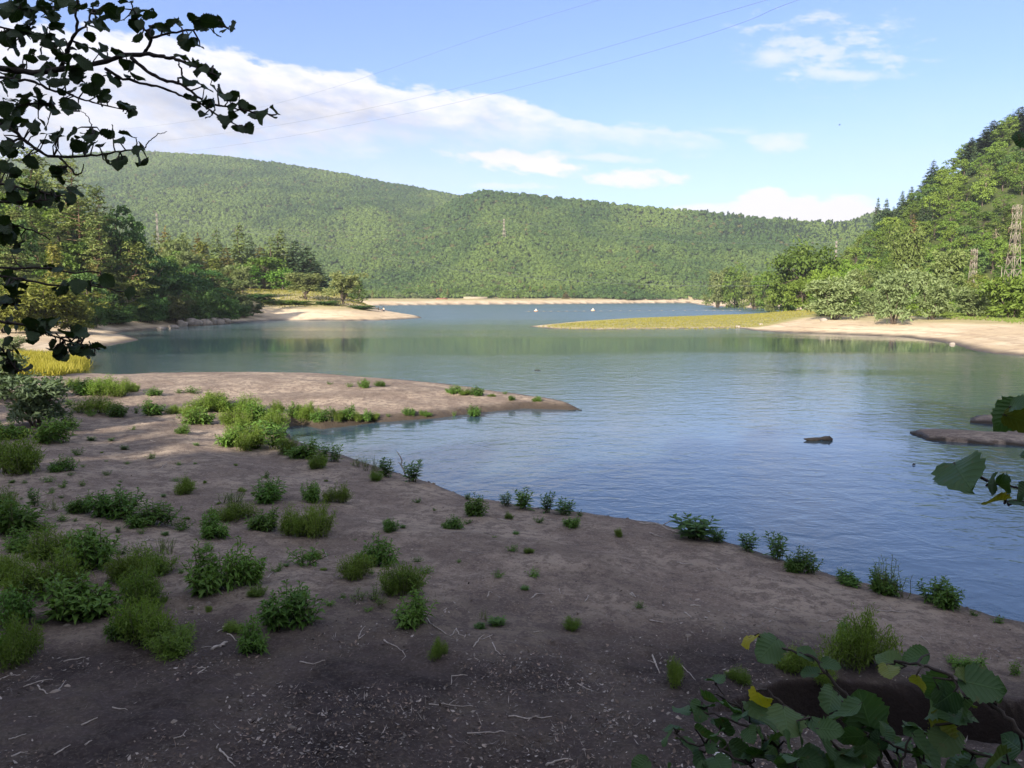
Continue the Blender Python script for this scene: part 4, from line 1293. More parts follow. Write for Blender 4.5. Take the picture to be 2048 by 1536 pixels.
# rows of weeds: (what sets the row apart, [(pixel of the foot, width, height, kind), ...])
ROWS = [
 ('along the far spit edge', [(660, 771, 13, 8, 'low'), (699, 776, 15, 10, 'low'), (728, 776, 24, 17, 'broad'), (760, 773, 20, 12, 'broad'), (907, 788, 34, 15, 'broad'),
   (930, 790, 26, 11, 'fine'), (952, 792, 32, 17, 'broad'), (1023, 801, 15, 10, 'broad'), (1010, 789, 13, 7, 'low'), (1073, 803, 18, 12, 'broad'), (983, 794, 14, 6, 'fine')]),
 ('on the spit bank above the inlet', [(555, 828, 34, 34, 'fine'), (588, 836, 36, 40, 'broad'), (618, 842, 50, 46, 'fine'), (658, 844, 28, 38, 'spike'), (692, 843, 40, 36, 'broad'),
   (731, 842, 40, 28, 'broad'), (776, 834, 14, 9, 'low'), (638, 844, 40, 34, 'broad'), (604, 838, 36, 34, 'fine'), (675, 844, 34, 30, 'fine'), (712, 843, 30, 26, 'fine'), (750, 840, 26, 18, 'fine'), (818, 837, 30, 20, 'broad'), (850, 834, 28, 15, 'broad'), (908, 832, 12, 13, 'low'), (948, 832, 36, 26, 'broad')]),
 ('in the topmost bright row at left', [(150, 782, 36, 24, 'fine'), (168, 790, 52, 32, 'broad'), (200, 792, 62, 36, 'fine'), (235, 793, 52, 34, 'fine'), (262, 785, 30, 20, 'fine'), (309, 792, 30, 16, 'broad'),
   (357, 787, 16, 9, 'low'), (382, 788, 40, 15, 'low')]),
 ('in the second row at left', [(135, 810, 22, 13, 'low'), (185, 826, 62, 34, 'fine'), (181, 834, 22, 15, 'low'), (235, 834, 38, 30, 'broad'), (272, 828, 16, 13, 'low'), (306, 831, 38, 32, 'broad'), (346, 828, 26, 18, 'fine'),
   (363, 868, 26, 22, 'broad'), (265, 861, 16, 9, 'low')]),
 ('in the thick clump beside the inlet', [(410, 826, 82, 46, 'fine'), (495, 830, 84, 48, 'fine'), (398, 848, 72, 46, 'broad'), (468, 852, 64, 48, 'fine'), (524, 848, 70, 54, 'broad'), (460, 892, 60, 52, 'broad'),
   (500, 900, 74, 64, 'fine'), (545, 900, 62, 74, 'spike'), (535, 870, 60, 60, 'fine'), (575, 910, 54, 46, 'fine'), (605, 917, 64, 46, 'broad'), (430, 812, 60, 36, 'fine'), (455, 822, 60, 40, 'broad'), (548, 852, 52, 46, 'fine'), (480, 872, 60, 46, 'fine'), (515, 885, 62, 56, 'spike'), (380, 838, 50, 34, 'fine'), (560, 888, 46, 50, 'spike')]),
 ('along the waterline before the dead branch', [(636, 939, 46, 30, 'fine'), (645, 922, 32, 36, 'spike'), (670, 924, 34, 36, 'spike'), (718, 934, 34, 24, 'sparse'), (742, 944, 40, 28, 'sparse'), (772, 954, 40, 38, 'spike'), (752, 962, 36, 20, 'fine'), (826, 964, 44, 44, 'spike')]),
 ('along the middle waterline', [(950, 1033, 46, 42, 'broad'), (1012, 1013, 30, 28, 'spike'), (1047, 1019, 50, 40, 'spike'), (1095, 1026, 34, 42, 'spike'), (1130, 1031, 46, 32, 'spike'), (1160, 1033, 22, 14, 'low'), (935, 1000, 14, 14, 'spike')]),
 ('along the right waterline', [(1390, 1080, 100, 46, 'spike'), (1435, 1086, 40, 26, 'spike'), (1497, 1104, 44, 40, 'spike'), (1555, 1120, 50, 54, 'spike'), (1598, 1146, 70, 48, 'broad'), (1697, 1172, 50, 28, 'broad'), (1778, 1192, 84, 80, 'sparse'),
   (1768, 1190, 60, 46, 'broad'), (1885, 1213, 88, 52, 'broad'), (1951, 1233, 26, 16, 'low'), (1998, 1248, 32, 16, 'low')]),
 ('below the grey bush at left', [(100, 885, 64, 48, 'broad'), (128, 860, 40, 26, 'broad'), (30, 947, 104, 76, 'fine'), (22, 878, 56, 34, 'broad'), (153, 912, 28, 16, 'low'), (119, 943, 46, 30, 'broad'), (302, 918, 22, 12, 'low'), (212, 951, 20, 10, 'low'),
   (140, 953, 18, 8, 'low'), (123, 977, 24, 18, 'low'), (164, 974, 18, 14, 'low')]),
 ('on the open middle shore', [(371, 989, 50, 32, 'fine'), (530, 958, 24, 15, 'low'), (535, 1004, 64, 44, 'broad'), (622, 1004, 42, 38, 'broad'), (672, 1006, 48, 36, 'fine'), (468, 1007, 58, 28, 'sparse'), (468, 1042, 70, 38, 'fine'),
   (427, 1077, 66, 54, 'broad'), (526, 1061, 54, 44, 'broad'), (586, 1072, 56, 56, 'fine'), (630, 1074, 72, 66, 'fine'), (362, 1062, 44, 28, 'low')]),
 ('just inland of the middle waterline', [(780, 1065, 40, 26, 'broad'), (834, 1007, 22, 12, 'low'), (903, 1058, 46, 26, 'broad'), (1018, 1039, 18, 15, 'fine'), (1079, 1047, 30, 16, 'low'), (1143, 1056, 38, 22, 'broad'), (1237, 1074, 24, 17, 'fine')]),
 ('in the upper left weed patch', [(227, 1034, 90, 56, 'broad'), (292, 1051, 86, 46, 'broad'), (159, 1027, 46, 36, 'broad'), (101, 1023, 28, 26, 'sparse'), (68, 1014, 26, 38, 'spike'), (30, 1066, 90, 74, 'broad'), (75, 1069, 74, 32, 'low'), (8, 1030, 60, 50, 'fine'),
   (236, 1067, 12, 14, 'spike'), (282, 1071, 16, 12, 'low'), (33, 1104, 56, 42, 'broad')]),
 ('in the crowded lower left patch', [(180, 1138, 106, 84, 'broad'), (112, 1122, 96, 66, 'fine'), (80, 1192, 122, 92, 'fine'), (10, 1168, 70, 60, 'fine'), (158, 1242, 124, 92, 'broad'), (296, 1152, 86, 58, 'fine'), (255, 1166, 80, 58, 'fine'), (280, 1216, 106, 86, 'fine'),
   (288, 1290, 112, 96, 'fine'), (345, 1300, 112, 46, 'fine'), (240, 1278, 60, 66, 'broad'), (30, 1248, 76, 76, 'broad'), (32, 1328, 98, 92, 'fine'), (5, 1318, 60, 70, 'broad'), (82, 1201, 40, 14, 'low'), (330, 1109, 44, 32, 'sparse'), (240, 1111, 38, 20, 'low')]),
 ('in the lower middle of the shore', [(407, 1189, 80, 88, 'broad'), (482, 1172, 92, 86, 'broad'), (405, 1106, 50, 18, 'low'), (610, 1132, 70, 40, 'low'), (552, 1144, 32, 20, 'low'), (710, 1159, 72, 50, 'fine'), (748, 1132, 76, 60, 'broad'), (800, 1190, 92, 64, 'fine'),
   (822, 1251, 70, 66, 'broad'), (737, 1209, 74, 30, 'sparse'), (573, 1252, 106, 80, 'broad'), (506, 1305, 70, 66, 'broad'), (875, 1319, 40, 38, 'fine'), (967, 1241, 18, 24, 'sparse')]),
 ('around the dark gully', [(1350, 1371, 48, 52, 'fine'), (1478, 1366, 44, 32, 'fine'), (1592, 1350, 66, 56, 'fine'), (1648, 1368, 64, 50, 'fine'), (1722, 1338, 122, 112, 'fine'), (1700, 1300, 60, 60, 'broad'), (1905, 1328, 30, 22, 'low'), (1940, 1350, 54, 40, 'broad'), (2033, 1352, 34, 32, 'low')]),
]
allp = [(a, b) for _, L in ROWS for a, b, *_ in L]
hits = ground_hits(allp)
k = 0
r = np.random.default_rng(77)
for phrase, L in ROWS:
    pos = hits[k:k + len(L)]; k += len(L)
    order = sorted(range(len(L)), key=lambda i: L[i][0])
    for o_, i in enumerate(order):
        px, py, w, h, kind = L[i]
        st, lf, w0, h0 = WP[kind][int(r.integers(3))]
        p = pos[i]; D = p[1]
        if 'inlet' in phrase: w, h = w * 0.82, h * 0.76
        ww = w * D / F * (0.74 if 'waterline' in phrase else 0.86); hh = h * D / F * 1.02
        lab = f"{LOOK[kind]}, {ordn[o_]} from left {phrase}"
        e = empty('weed', (p[0], p[1] + ww * 0.1, p[2] - 0.01), r.random() * 6.28, (ww / w0, ww / w0, hh / h0))
        tag(e, lab, 'weed', 'weeds on the bare lake shore')
        link('stems', st, e)
        v = 0.80 + 0.4 * r.random()
        c = link('leaves', lf, e)
        c.color = (v * (1.0 + 0.12 * r.random()), v, v * 0.9, 1)

# seedlings dotted over the bare soil
sd = []
r = np.random.default_rng(91)
while len(sd) < 90:
    a, b = r.random() * 1350, 835 + r.random() ** 1.2 * 430
    if min((a - q[0]) ** 2 / 3 + (b - q[1]) ** 2 for q in allp + sd) < 14 ** 2: continue
    if b < 870 + max(0, a - 420) * 0.30: continue
    if r.random() < a / 2200: continue
    sd.append((a, b))
for p in ground_hits(sd):
    if p[2] < 0.15: continue
    k = ['low', 'fine', 'low', 'spike'][int(r.integers(4))]
    st, lf, w0, h0 = WP[k][int(r.integers(3))]
    w = 0.10 + 0.22 * r.random() ** 1.8
    e = empty('seedling', (p[0], p[1], p[2] - 0.01), r.random() * 6.28, (w / w0, w / w0, w * 0.62 / h0))
    tag(e, 'tiny green seedling on bare soil between the larger weeds', 'seedling', 'seedlings dotted over the bare soil')
    link('stems', st, e); c = link('leaves', lf, e); v = 0.8 + 0.5 * r.random(); c.color = (v * 1.05, v, v * 0.9, 1)

# grey willow bush at the left edge
p = ground_hits([(45, 862)])[0]
tree('wil', p[0], p[1] + 0.8, 2.1, 3.4, 'blue grey willow bush in the shade at the left edge of the near shore', z=p[2], col=(0.52, 0.62, 0.66), var=1)
p = ground_hits([(-5, 800)])[0]
tree('wil', p[0], p[1], 2.2, 3.4, 'grey willow bush behind the blue grey bush at the left edge', z=p[2], col=(0.55, 0.62, 0.6), var=2)

# ------------------------------------------------------------------ grass and reeds (nobody could count the blades)
def blades(name, pts, h, w, mat, label, lean=0.35, per=3, seed=1):
    r = np.random.default_rng(seed)
    P = np.repeat(np.asarray(pts), per, 0); n = len(P)
    P = P + r.normal(size=(n, 3)) * np.array([h * 0.25, h * 0.25, 0])
    T = np.stack([r.normal(size=n) * lean, r.normal(size=n) * lean, np.ones(n)], 1)
    N = rdir(n, r); N[:, 2] *= 0.2
    L = h * (0.55 + 0.7 * r.random(n))
    mb = MB(); mb.add(*cards(P, unit(N), unit(T), L, w * (0.7 + 0.6 * r.random(n)), 0.15))
    o = mb.build(name, mat)
    tag(o, label, 'grass', kind='stuff')
    return o


def scatter_px(n, poly_px, seed, z=0.4):
    """n ground points spread over an outline given in pixels"""
    r = np.random.default_rng(seed)
    Q = np.array([at_z(a, b, z)[:2] for a, b in poly_px])
    lo, hi = Q.min(0), Q.max(0)
    out = np.zeros((0, 2))
    while len(out) < n:
        S = lo + r.random((n * 2, 2)) * (hi - lo)
        out = np.vstack([out, S[sdist(S, Q) < 0]])
    out = out[:n]
    return np.column_stack([out, np.maximum(Hs(out), -0.05)])


M_REED = leaf_mat('reed_blades', (0.26, 0.24, 0.035), (0.40, 0.34, 0.06), trans=0.4, nscale=0.4)
M_GRASS = leaf_mat('meadow_grass_blades', (0.17, 0.18, 0.035), (0.27, 0.24, 0.06), trans=0.3, nscale=0.2)
M_GREENG = leaf_mat('green_grass_blades', (0.11, 0.17, 0.03), (0.17, 0.22, 0.05), trans=0.3, nscale=0.2)
blades('reeds', scatter_px(3200, [(20, 730), (60, 722), (172, 722), (174, 735), (150, 752), (120, 775), (20, 780)], 5, 0.1), 0.75, 0.06, M_REED, 'yellow green reeds standing at the left end of the lake', per=4, seed=3)
blades('spit_grass', scatter_px(5200, [(1075, 652), (1250, 640), (1400, 634), (1550, 630), (1760, 634), (1730, 639), (1640, 644), (1560, 649), (1480, 655), (1400, 656), (1150, 656)], 6, 0.3), 0.28, 0.12, M_GRASS, 'yellow green grass covering the low spit on the right', per=4, seed=4)
blades('shore_grass', scatter_px(2600, [(1790, 640), (1900, 632), (2060, 632), (2060, 655), (1960, 648), (1890, 645)], 7, 1.3), 0.38, 0.14, M_GREENG, 'fresh green grass below the bushes at the right edge', per=4, seed=6)
r = np.random.default_rng(8)
mx_ = at_y(585, 600, 300)[0] + r.normal(size=9000) * 34; my_ = 300 + r.normal(size=9000) * 40
tm_ = terrain(np.stack([mx_, my_], 1)); km = (tm_['mead'] > 1.2) & (tm_['d'] > 5)
blades('meadow_grass', np.stack([mx_[km], my_[km], tm_['z'][km]], 1), 0.5, 0.2, M_GRASS, 'dry sunlit meadow grass on the cape', per=3, seed=7)

# ------------------------------------------------------------------ driftwood and litter
M_TWIG = simple_mat('bleached_wood', (0.33, 0.29, 0.265), 0.85, var=0.3, nscale=14, bump=0.3)
M_TWIGD = simple_mat('dark_wet_wood', (0.030, 0.026, 0.024), 0.7, var=0.4, nscale=6, bump=0.6)
M_TWIGB = simple_mat('brown_twig_wood', (0.15, 0.11, 0.09), 0.85, var=0.3, nscale=14, bump=0.3)
C6 = lambda x, y: (600 + x * .3906, 850 + y * .3906)
C5 = lambda x, y: (x * .3418, 800 + y * .3418)
C8 = lambda x, y: (x * .293, 1100 + y * .293)
C7 = lambda x, y: (1248 + x * .3906, 936 + y * .3906)
C9 = lambda x, y: (700 + x * .293, 1230 + y * .293)
TW = [  # pixel path, thickness in mm, label (None: one of the look-alikes)
 ([C7(80, 285), C7(150, 290), C7(200, 302), C7(250, 330), C7(330, 345)], 50, 'long pale driftwood branch at the middle of the near waterline'),
 ([C7(130, 335), C7(210, 360)], 40, 'short pale stick beside the long driftwood branch'),
 ([C6(630, 955), C6(655, 1000), C6(690, 1040), C6(770, 1085), C6(800, 1045)], 26, 'forked bleached branch leading away from the lower middle weed'),
 ([C6(800, 1045), C6(812, 1072), C6(838, 1082)], 18, None), ([C6(300, 1100), C6(310, 1060), C6(335, 1035)], 20, None), ([C6(300, 1102), C6(332, 1080)], 20, None),
 ([C6(430, 1105), C6(470, 1130), C6(525, 1160)], 24, 'crooked pale branch left of the small dark weed'), ([C6(525, 1160), C6(540, 1195), C6(520, 1215)], 14, None),
 ([C6(888, 1140), C6(915, 1105), C6(985, 1090)], 22, 'bent pale twig right of the small dark weed'), ([C6(985, 1120), C6(1005, 1160), C6(1030, 1182)], 20, None),
 ([C6(958, 885), C6(970, 860), C6(985, 862)], 26, None), ([C6(1185, 892), C6(1210, 872), C6(1248, 868)], 30, 'pale driftwood stub on bare soil in the middle of the shore'),
 ([C6(1458, 908), C6(1480, 878)], 24, None), ([C6(1328, 845), C6(1332, 872)], 16, None), ([C6(1698, 868), C6(1720, 888)], 34, None), ([C6(885, 545), C6(940, 555), C6(1000, 570)], 22, 'pale stick below the middle water edge weeds'),
 ([C6(1008, 488), C6(1070, 497), C6(1140, 495)], 26, None), ([C6(1165, 512), C6(1210, 515)], 24, None), ([C6(1260, 490), C6(1310, 492)], 24, None), ([C6(735, 962), C6(752, 940)], 24, None),
 ([C6(775, 1288), C6(858, 1290)], 16, None), ([C6(660, 1440), C6(760, 1438), C6(905, 1446)], 18, 'long thin straight twig on the dark litter'), ([C6(1068, 1495), C6(1180, 1502), C6(1290, 1498)], 20, 'long thin twig near the bottom middle'),
 ([C6(1180, 1502), C6(1165, 1530)], 14, None), ([C6(1805, 1188), C6(1822, 1235), C6(1838, 1275)], 26, 'pale stick beside the weed left of the gully'), ([C6(1955, 1240), C6(1990, 1275), C6(2025, 1310)], 20, None),
 ([C6(0, 1222), C6(70, 1224), C6(130, 1218)], 18, None), ([C6(1420, 1330), C6(1460, 1350), C6(1505, 1372)], 16, None), ([C6(2000, 925), C6(2050, 932)], 28, None), ([C6(1968, 965), C6(2006, 988)], 24, None), ([C6(1790, 1002), C6(1860, 1020)], 16, None),
 ([C6(1780, 512), C6(1850, 520)], 20, None), ([C6(500, 375), C6(552, 366)], 24, None), ([C6(820, 645), C6(940, 662)], 16, None), ([C6(1930, 705), C6(2010, 722)], 22, None), ([C6(1690, 745), C6(1716, 748)], 22, None),
 ([C5(835, 835), C5(880, 832), C5(960, 826)], 34, 'pale stick behind the lower left patch of weeds'), ([C5(880, 240), C5(912, 248)], 26, None), ([C5(938, 408), C5(975, 378)], 34, 'thick pale stick on the upper part of the shore'), ([C5(1645, 450), C5(1722, 452)], 24, None),
 ([C5(560, 86), C5(655, 80)], 40, None), ([C5(1390, 406), C5(1450, 408)], 22, None), ([C5(1330, 1380), C5(1355, 1385), C5(1385, 1412)], 24, None), ([C5(1240, 1472), C5(1290, 1440), C5(1332, 1422)], 52, 'broad flat piece of pale driftwood left of a dark weed'), ([C5(1180, 1450), C5(1240, 1446)], 16, None),
 ([C5(1270, 1370), C5(1320, 1345), C5(1378, 1330)], 18, None), ([C5(1560, 1045), C5(1600, 1015), C5(1615, 1030)], 20, None), ([C5(1905, 895), C5(1920, 935)], 16, None),
 ([C8(-20, 893), C8(60, 876), C8(140, 865)], 24, 'pale stick at the left edge of the dark litter'), ([C8(160, 942), C8(260, 915), C8(362, 890)], 18, None), ([C8(258, 940), C8(290, 975), C8(328, 990)], 24, None), ([C8(388, 972), C8(430, 935), C8(452, 905)], 16, None),
 ([C8(435, 768), C8(520, 752), C8(582, 738)], 22, 'pale twig below the lowest left weeds'), ([C8(555, 1203), C8(610, 1175), C8(668, 1158)], 24, None), ([C8(1350, 865), C8(1388, 830), C8(1415, 808)], 22, None), ([C8(1350, 808), C8(1400, 812)], 16, None),
 ([C8(1440, 692), C8(1500, 665), C8(1555, 636)], 34, None), ([C8(80, 1418), C8(140, 1400), C8(192, 1390)], 22, None), ([C8(370, 1418), C8(430, 1380), C8(482, 1350)], 22, None), ([C8(1500, 1372), C8(1550, 1430), C8(1605, 1490)], 26, 'curved pale twig at the bottom left of the middle'),
 ([C8(1478, 1372), C8(1490, 1328)], 22, None), ([C8(1185, 1292), C8(1230, 1280), C8(1272, 1254)], 20, None), ([C8(768, 1085), C8(870, 1100)], 18, None), ([C8(60, 1312), C8(120, 1285), C8(178, 1258)], 18, None), ([C8(583, 1346), C8(628, 1312)], 22, None),
 ([C9(1340, 1040), C9(1400, 1010), C9(1520, 998)], 30, 'thick bent stick at the bottom edge near the middle'), ([C9(800, 826), C9(920, 812), C9(1060, 800)], 20, None), ([C9(690, 485), C9(695, 415), C9(800, 424)], 12, None), ([C9(1255, 128), C9(1325, 116)], 18, None),
 ([C7(475, 520), C7(515, 530), C7(545, 555)], 18, None), ([C7(1280, 730), C7(1370, 738), C7(1450, 746)], 26, 'thin pale stick lying above the gully'), ([C7(998, 792), C7(1050, 792), C7(1100, 786)], 26, 'short pale stick behind the gully weed'), ([C7(770, 722), C7(860, 740)], 18, None),
 ([C7(285, 490), C7(350, 500)], 18, None), ([C7(690, 540), C7(732, 560)], 18, None), ([C7(1080, 628), C7(1190, 640)], 16, None), ([C7(130, 782), C7(205, 800)], 16, None), ([C7(145, 965), C7(165, 1010), C7(180, 1060)], 24, None),
 ([C7(310, 745), C7(345, 768)], 20, None), ([C7(1520, 868), C7(1565, 905)], 14, None), ([C7(340, 708), C7(392, 712)], 26, None), ([C7(30, 645), C7(60, 668)], 30, None)]
tw_all = [q for P, _, _ in TW for q in P]
th = ground_hits(tw_all); k = 0
r = np.random.default_rng(55)
for P, mm, lab in TW:
    q = th[k:k + len(P)].copy(); k += len(P)
    rad = mm / 2500.0
    # refine the path with small kinks
    t = np.linspace(0, 1, len(P)); tn = np.linspace(0, 1, max(5, len(P) * 3))
    Q = np.stack([np.interp(tn, t, q[:, c]) for c in range(3)], 1)
    Ln = np.linalg.norm(Q[-1] - Q[0])
    Q[1:-1] += r.normal(size=Q[1:-1].shape) * Ln * np.array([0.012, 0.03, 0.0])
    Q[:, 2] = Hs(Q) + rad * 0.15 + np.abs(np.sin(tn * 5 + r.random() * 6)) * rad * 0.8
    o0 = Q[0].copy()
    mb = MB(); mb.add(*tube(Q - o0, rad * np.linspace(1.15, 0.55, len(Q)) * (0.9 + 0.25 * r.random(len(Q))), 6))
    if Ln > 0.35 and lab:
        j = len(Q) // 2
        e = Q[j] - o0; side = np.array([r.normal(), r.normal(), 0.25]); side = side / np.linalg.norm(side) * Ln * 0.22
        mb.add(*tube(np.array([e, e + side * 0.6 + np.array([0, 0, 0.01]), e + side]), rad * np.array([0.7, 0.55, 0.35]), 5 if False else 6))
    o = mb.build('driftwood_stick', M_TWIG, smooth=True)
    o.location = o0
    tag(o, lab or ('small bleached twig lying on the dark leaf litter' if P[0][1] > 1215 else 'small bleached twig lying on the bare brown soil'), 'stick',
        'bleached twigs on the litter' if (not lab and P[0][1] > 1215) else ('bleached twigs on the bare soil' if not lab else 'larger pieces of driftwood'))

# standing dead branch at the waterline
p = ground_hits([(812, 950)])[0]; D = p[1]
pts = [at_y(a, b, D) for a, b in [(812, 952), (808, 940), (802, 930), (804, 921), (800, 912), (793, 902)]]
pts = np.array(pts); pts[0] = p - np.array([0, 0, 0.1])
mb = MB(); mb.add(*tube(pts - p, [0.03, 0.028, 0.026, 0.024, 0.02, 0.010], 6))
q = at_y(796, 924, D) - p; mb.add(*tube(np.array([pts[2] - p, (pts[2] - p + q) / 2 + [0, 0, .02], q]), [0.018, 0.014, 0.008], 6))
o = mb.build('dead_branch', M_TWIG, smooth=True); o.location = p
tag(o, 'bleached dead branch standing upright in the weeds at the waterline', 'branch')
# dark log afloat
p = at_z(1636, 881, 0.0); r = np.random.default_rng(9)
xs = np.linspace(-0.62, 0.62, 15)
Q = np.stack([xs, 0.05 * np.sin(xs * 4), 0.05 + 0.03 * np.sin(xs * 7)], 1)
mb = MB(); mb.add(*tube(Q, [0.02, 0.045, 0.08, 0.10, 0.115, 0.12, 0.115, 0.09, 0.07, 0.075, 0.10, 0.12, 0.13, 0.12, 0.07], 8))
mb.add(*tube(np.array([[0.45, 0, 0.12], [0.5, 0.02, 0.2]]), [0.05, 0.02], 6))
o = mb.build('floating_log', M_TWIGD, smooth=True); o.location = p
tag(o, 'dark waterlogged log floating in the middle of the lake', 'log')
for (a, b, L, lab) in [(1075, 741, 0.5, 'thin dark stick floating on the lake beyond the sand spit'), (1828, 931, 0.10, 'tiny dark stick floating in front of the gravel bars'), (1150, 821, 0.75, 'dark stick lying in the water at the tip of the spit')]:
    p = at_z(a, b, 0.0)
    mb = MB(); mb.add(*tube(np.array([[-L / 2, 0, 0.02], [0, 0.03, 0.05], [L / 2, 0, 0.02]]), [0.02, 0.035, 0.02], 6))
    o = mb.build('floating_stick', M_TWIGD, smooth=True); o.location = p
    tag(o, lab, 'stick')

# crumbly lumps and pebbles along the waterline and over the shore
def lumps():
    r = np.random.default_rng(71)
    n = 26000
    x = -26 + 52 * r.random(n); y = 8 + 44 * r.random(n) ** 1.3
    t = terrain(np.stack([x, y], 1))
    edge = (t['d'] > -0.12) & (t['d'] < 0.55) & (r.random(n) < 0.55)
    dry_ = (t['d'] > 0.5) & (y < 26) & (r.random(n) < 0.045)
    k = (edge | dry_) & (np.abs(x) < y * 0.72) & (t['gully'] < 0.2)
    x, y, z, ed = x[k], y[k], t['z'][k], edge[k]
    n = len(x)
    dv = np.array([(1, 0, 0), (.7, .7, 0), (0, 1, 0), (-.7, .7, 0), (-1, 0, 0), (-.7, -.7, 0), (0, -1, 0), (.7, -.7, 0), (0, 0, 1), (.5, .2, .8), (-.4, .4, .8), (-.2, -.5, .8)], float)
    tri = []
    for i in range(8):
        j = (i + 1) % 8; a = 9 + (i // 3 if i < 8 else 0); a = [9, 9, 10, 10, 10, 11, 11, 9][i]; b = [9, 9, 10, 10, 10, 11, 11, 9][j]
        tri.append((i, j, a))
        if a != b: tri.append((j, b, a))
    tri += [(9, 10, 8), (10, 11, 8), (11, 9, 8)]
    tri = np.array(tri)
    s = (0.014 + 0.045 * r.random(n) ** 2.6) * np.where(ed, 1.25, 1.0)
    V = dv[None] * (0.7 + 0.6 * r.random((n, 12, 1))) * s[:, None, None] * np.array([1.2, 0.9, 0.6])
    a = r.random(n) * 6.28; c, sn = np.cos(a)[:, None], np.sin(a)[:, None]
    V = np.stack([V[..., 0] * c - V[..., 1] * sn + x[:, None], V[..., 0] * sn + V[..., 1] * c + y[:, None], V[..., 2] + np.maximum(z, -0.01)[:, None] - 0.004], -1)
    tone = np.repeat(np.where(ed[:, None], [[0.075, 0.060, 0.050]], [[0.20, 0.165, 0.14]]) * (0.5 + 1.0 * r.random((n, 1))), 12, 0)
    mb = MB(); mb.add(V.reshape(-1, 3), (tri[None] + np.arange(n)[:, None, None] * 12).reshape(-1, 3), tone)
    m, nt, out = new_mat('mud_lumps_and_pebbles')
    at = nt.n('ShaderNodeAttribute', attribute_name='tint'); p_ = nt.n('ShaderNodeBsdfPrincipled'); p_.inputs['Roughness'].default_value = 0.8
    nt.L.new(at.outputs['Vector'], p_.inputs['Base Color']); nt.L.new(p_.outputs[0], out.inputs[0])
    o = mb.build('pebbles', m, attr='tint')
    tag(o, 'small mud lumps and pebbles along the waterline and on the shore', 'pebbles', kind='stuff')


lumps()

# leaf litter: chips, bark bits and dead leaves past counting
r = np.random.default_rng(66)
n0 = 110000
lx = -9.0 + r.random(n0) * 22; ly = 5.6 + 8.4 * r.random(n0) ** 1.25
den = fbm(lx / 1.3, ly / 0.9, 3, 101)
keep = (np.abs(lx) < ly * 0.72 + 0.5) & (r.random(n0) < np.clip(0.30 + den * 2.6, 0.04, 1)) & (r.random(n0) < 1 - smooth(ly, 9.0, 13.5) * 0.93)
lx, ly = lx[keep], ly[keep]
tt = terrain(np.stack([lx, ly], 1))
kk = (tt['d'] > 0.3) & (tt['gully'] < 0.2)
lx, ly, lz = lx[kk], ly[kk], tt['z'][kk] + 0.006
n = len(lx)
N = unit(np.array([0, 0, 1.0]) + r.normal(size=(n, 3)) * 0.33)
sz = 0.020 + 0.050 * r.random(n) ** 2.0
asp = np.where(r.random(n) < 0.35, 0.16, 0.6)
mb = MB(); V, Fq = cards(np.stack([lx, ly, lz], 1), N, r.normal(size=(n, 3)) * np.array([1, 1, 0.1]), sz * np.where(asp < 0.3, 2.2, 1.0), sz * asp, -0.25)
tone = np.repeat((0.28 + 0.80 * r.random(n) ** 1.4)[:, None] * np.where(r.random(n)[:, None] < 0.5, [[0.34, 0.30, 0.28]], [[0.25, 0.19, 0.16]]), 4, 0)
mb.add(V, Fq, tone)
m, nt, out = new_mat('dead_leaf_litter')
at = nt.n('ShaderNodeAttribute', attribute_name='tint'); p_ = nt.n('ShaderNodeBsdfPrincipled'); p_.inputs['Roughness'].default_value = 0.85
p_.inputs['Specular IOR Level'].default_value = 0.15
nt.L.new(at.outputs['Vector'], p_.inputs['Base Color']); nt.L.new(p_.outputs[0], out.inputs[0])
n = 9000
bx = -22 + r.random(n) * 46; by = 9 + 19 * r.random(n)
tb_ = terrain(np.stack([bx, by], 1)); kk = (tb_['d'] > 0.5) & (tb_['gully'] < 0.2) & (np.abs(bx) < by * 0.75) & (fbm(bx / 2, by / 1.4, 3, 131) > -0.04)
bx, by, bz = bx[kk], by[kk], tb_['z'][kk] + 0.008; n = len(bx)
sz = 0.018 + 0.05 * r.random(n) ** 2.4
asp = np.where(r.random(n) < 0.5, 0.14, 0.55)
V, Fq = cards(np.stack([bx, by, bz], 1), unit(np.array([0, 0, 1.0]) + r.normal(size=(n, 3)) * 0.3), r.normal(size=(n, 3)) * np.array([1, 1, 0.1]), sz * np.where(asp < 0.3, 2.4, 1.0), sz * asp, -0.2)
mb.add(V, Fq, np.repeat((0.3 + 0.9 * r.random(n))[:, None] * np.where(r.random(n)[:, None] < 0.45, [[0.40, 0.34, 0.30]], [[0.10, 0.075, 0.065]]), 4, 0))
o = mb.build('leaf_litter', m, attr='tint')
tag(o, 'pale chips of dead leaves and bark on the dark soil', 'leaf litter', kind='stuff')
# ------------------------------------------------------------------ boulders of the left bank
M_ROCK = simple_mat('grey_brown_rock', (0.25, 0.215, 0.19), 0.9, var=0.35, nscale=1.2, bump=0.8)


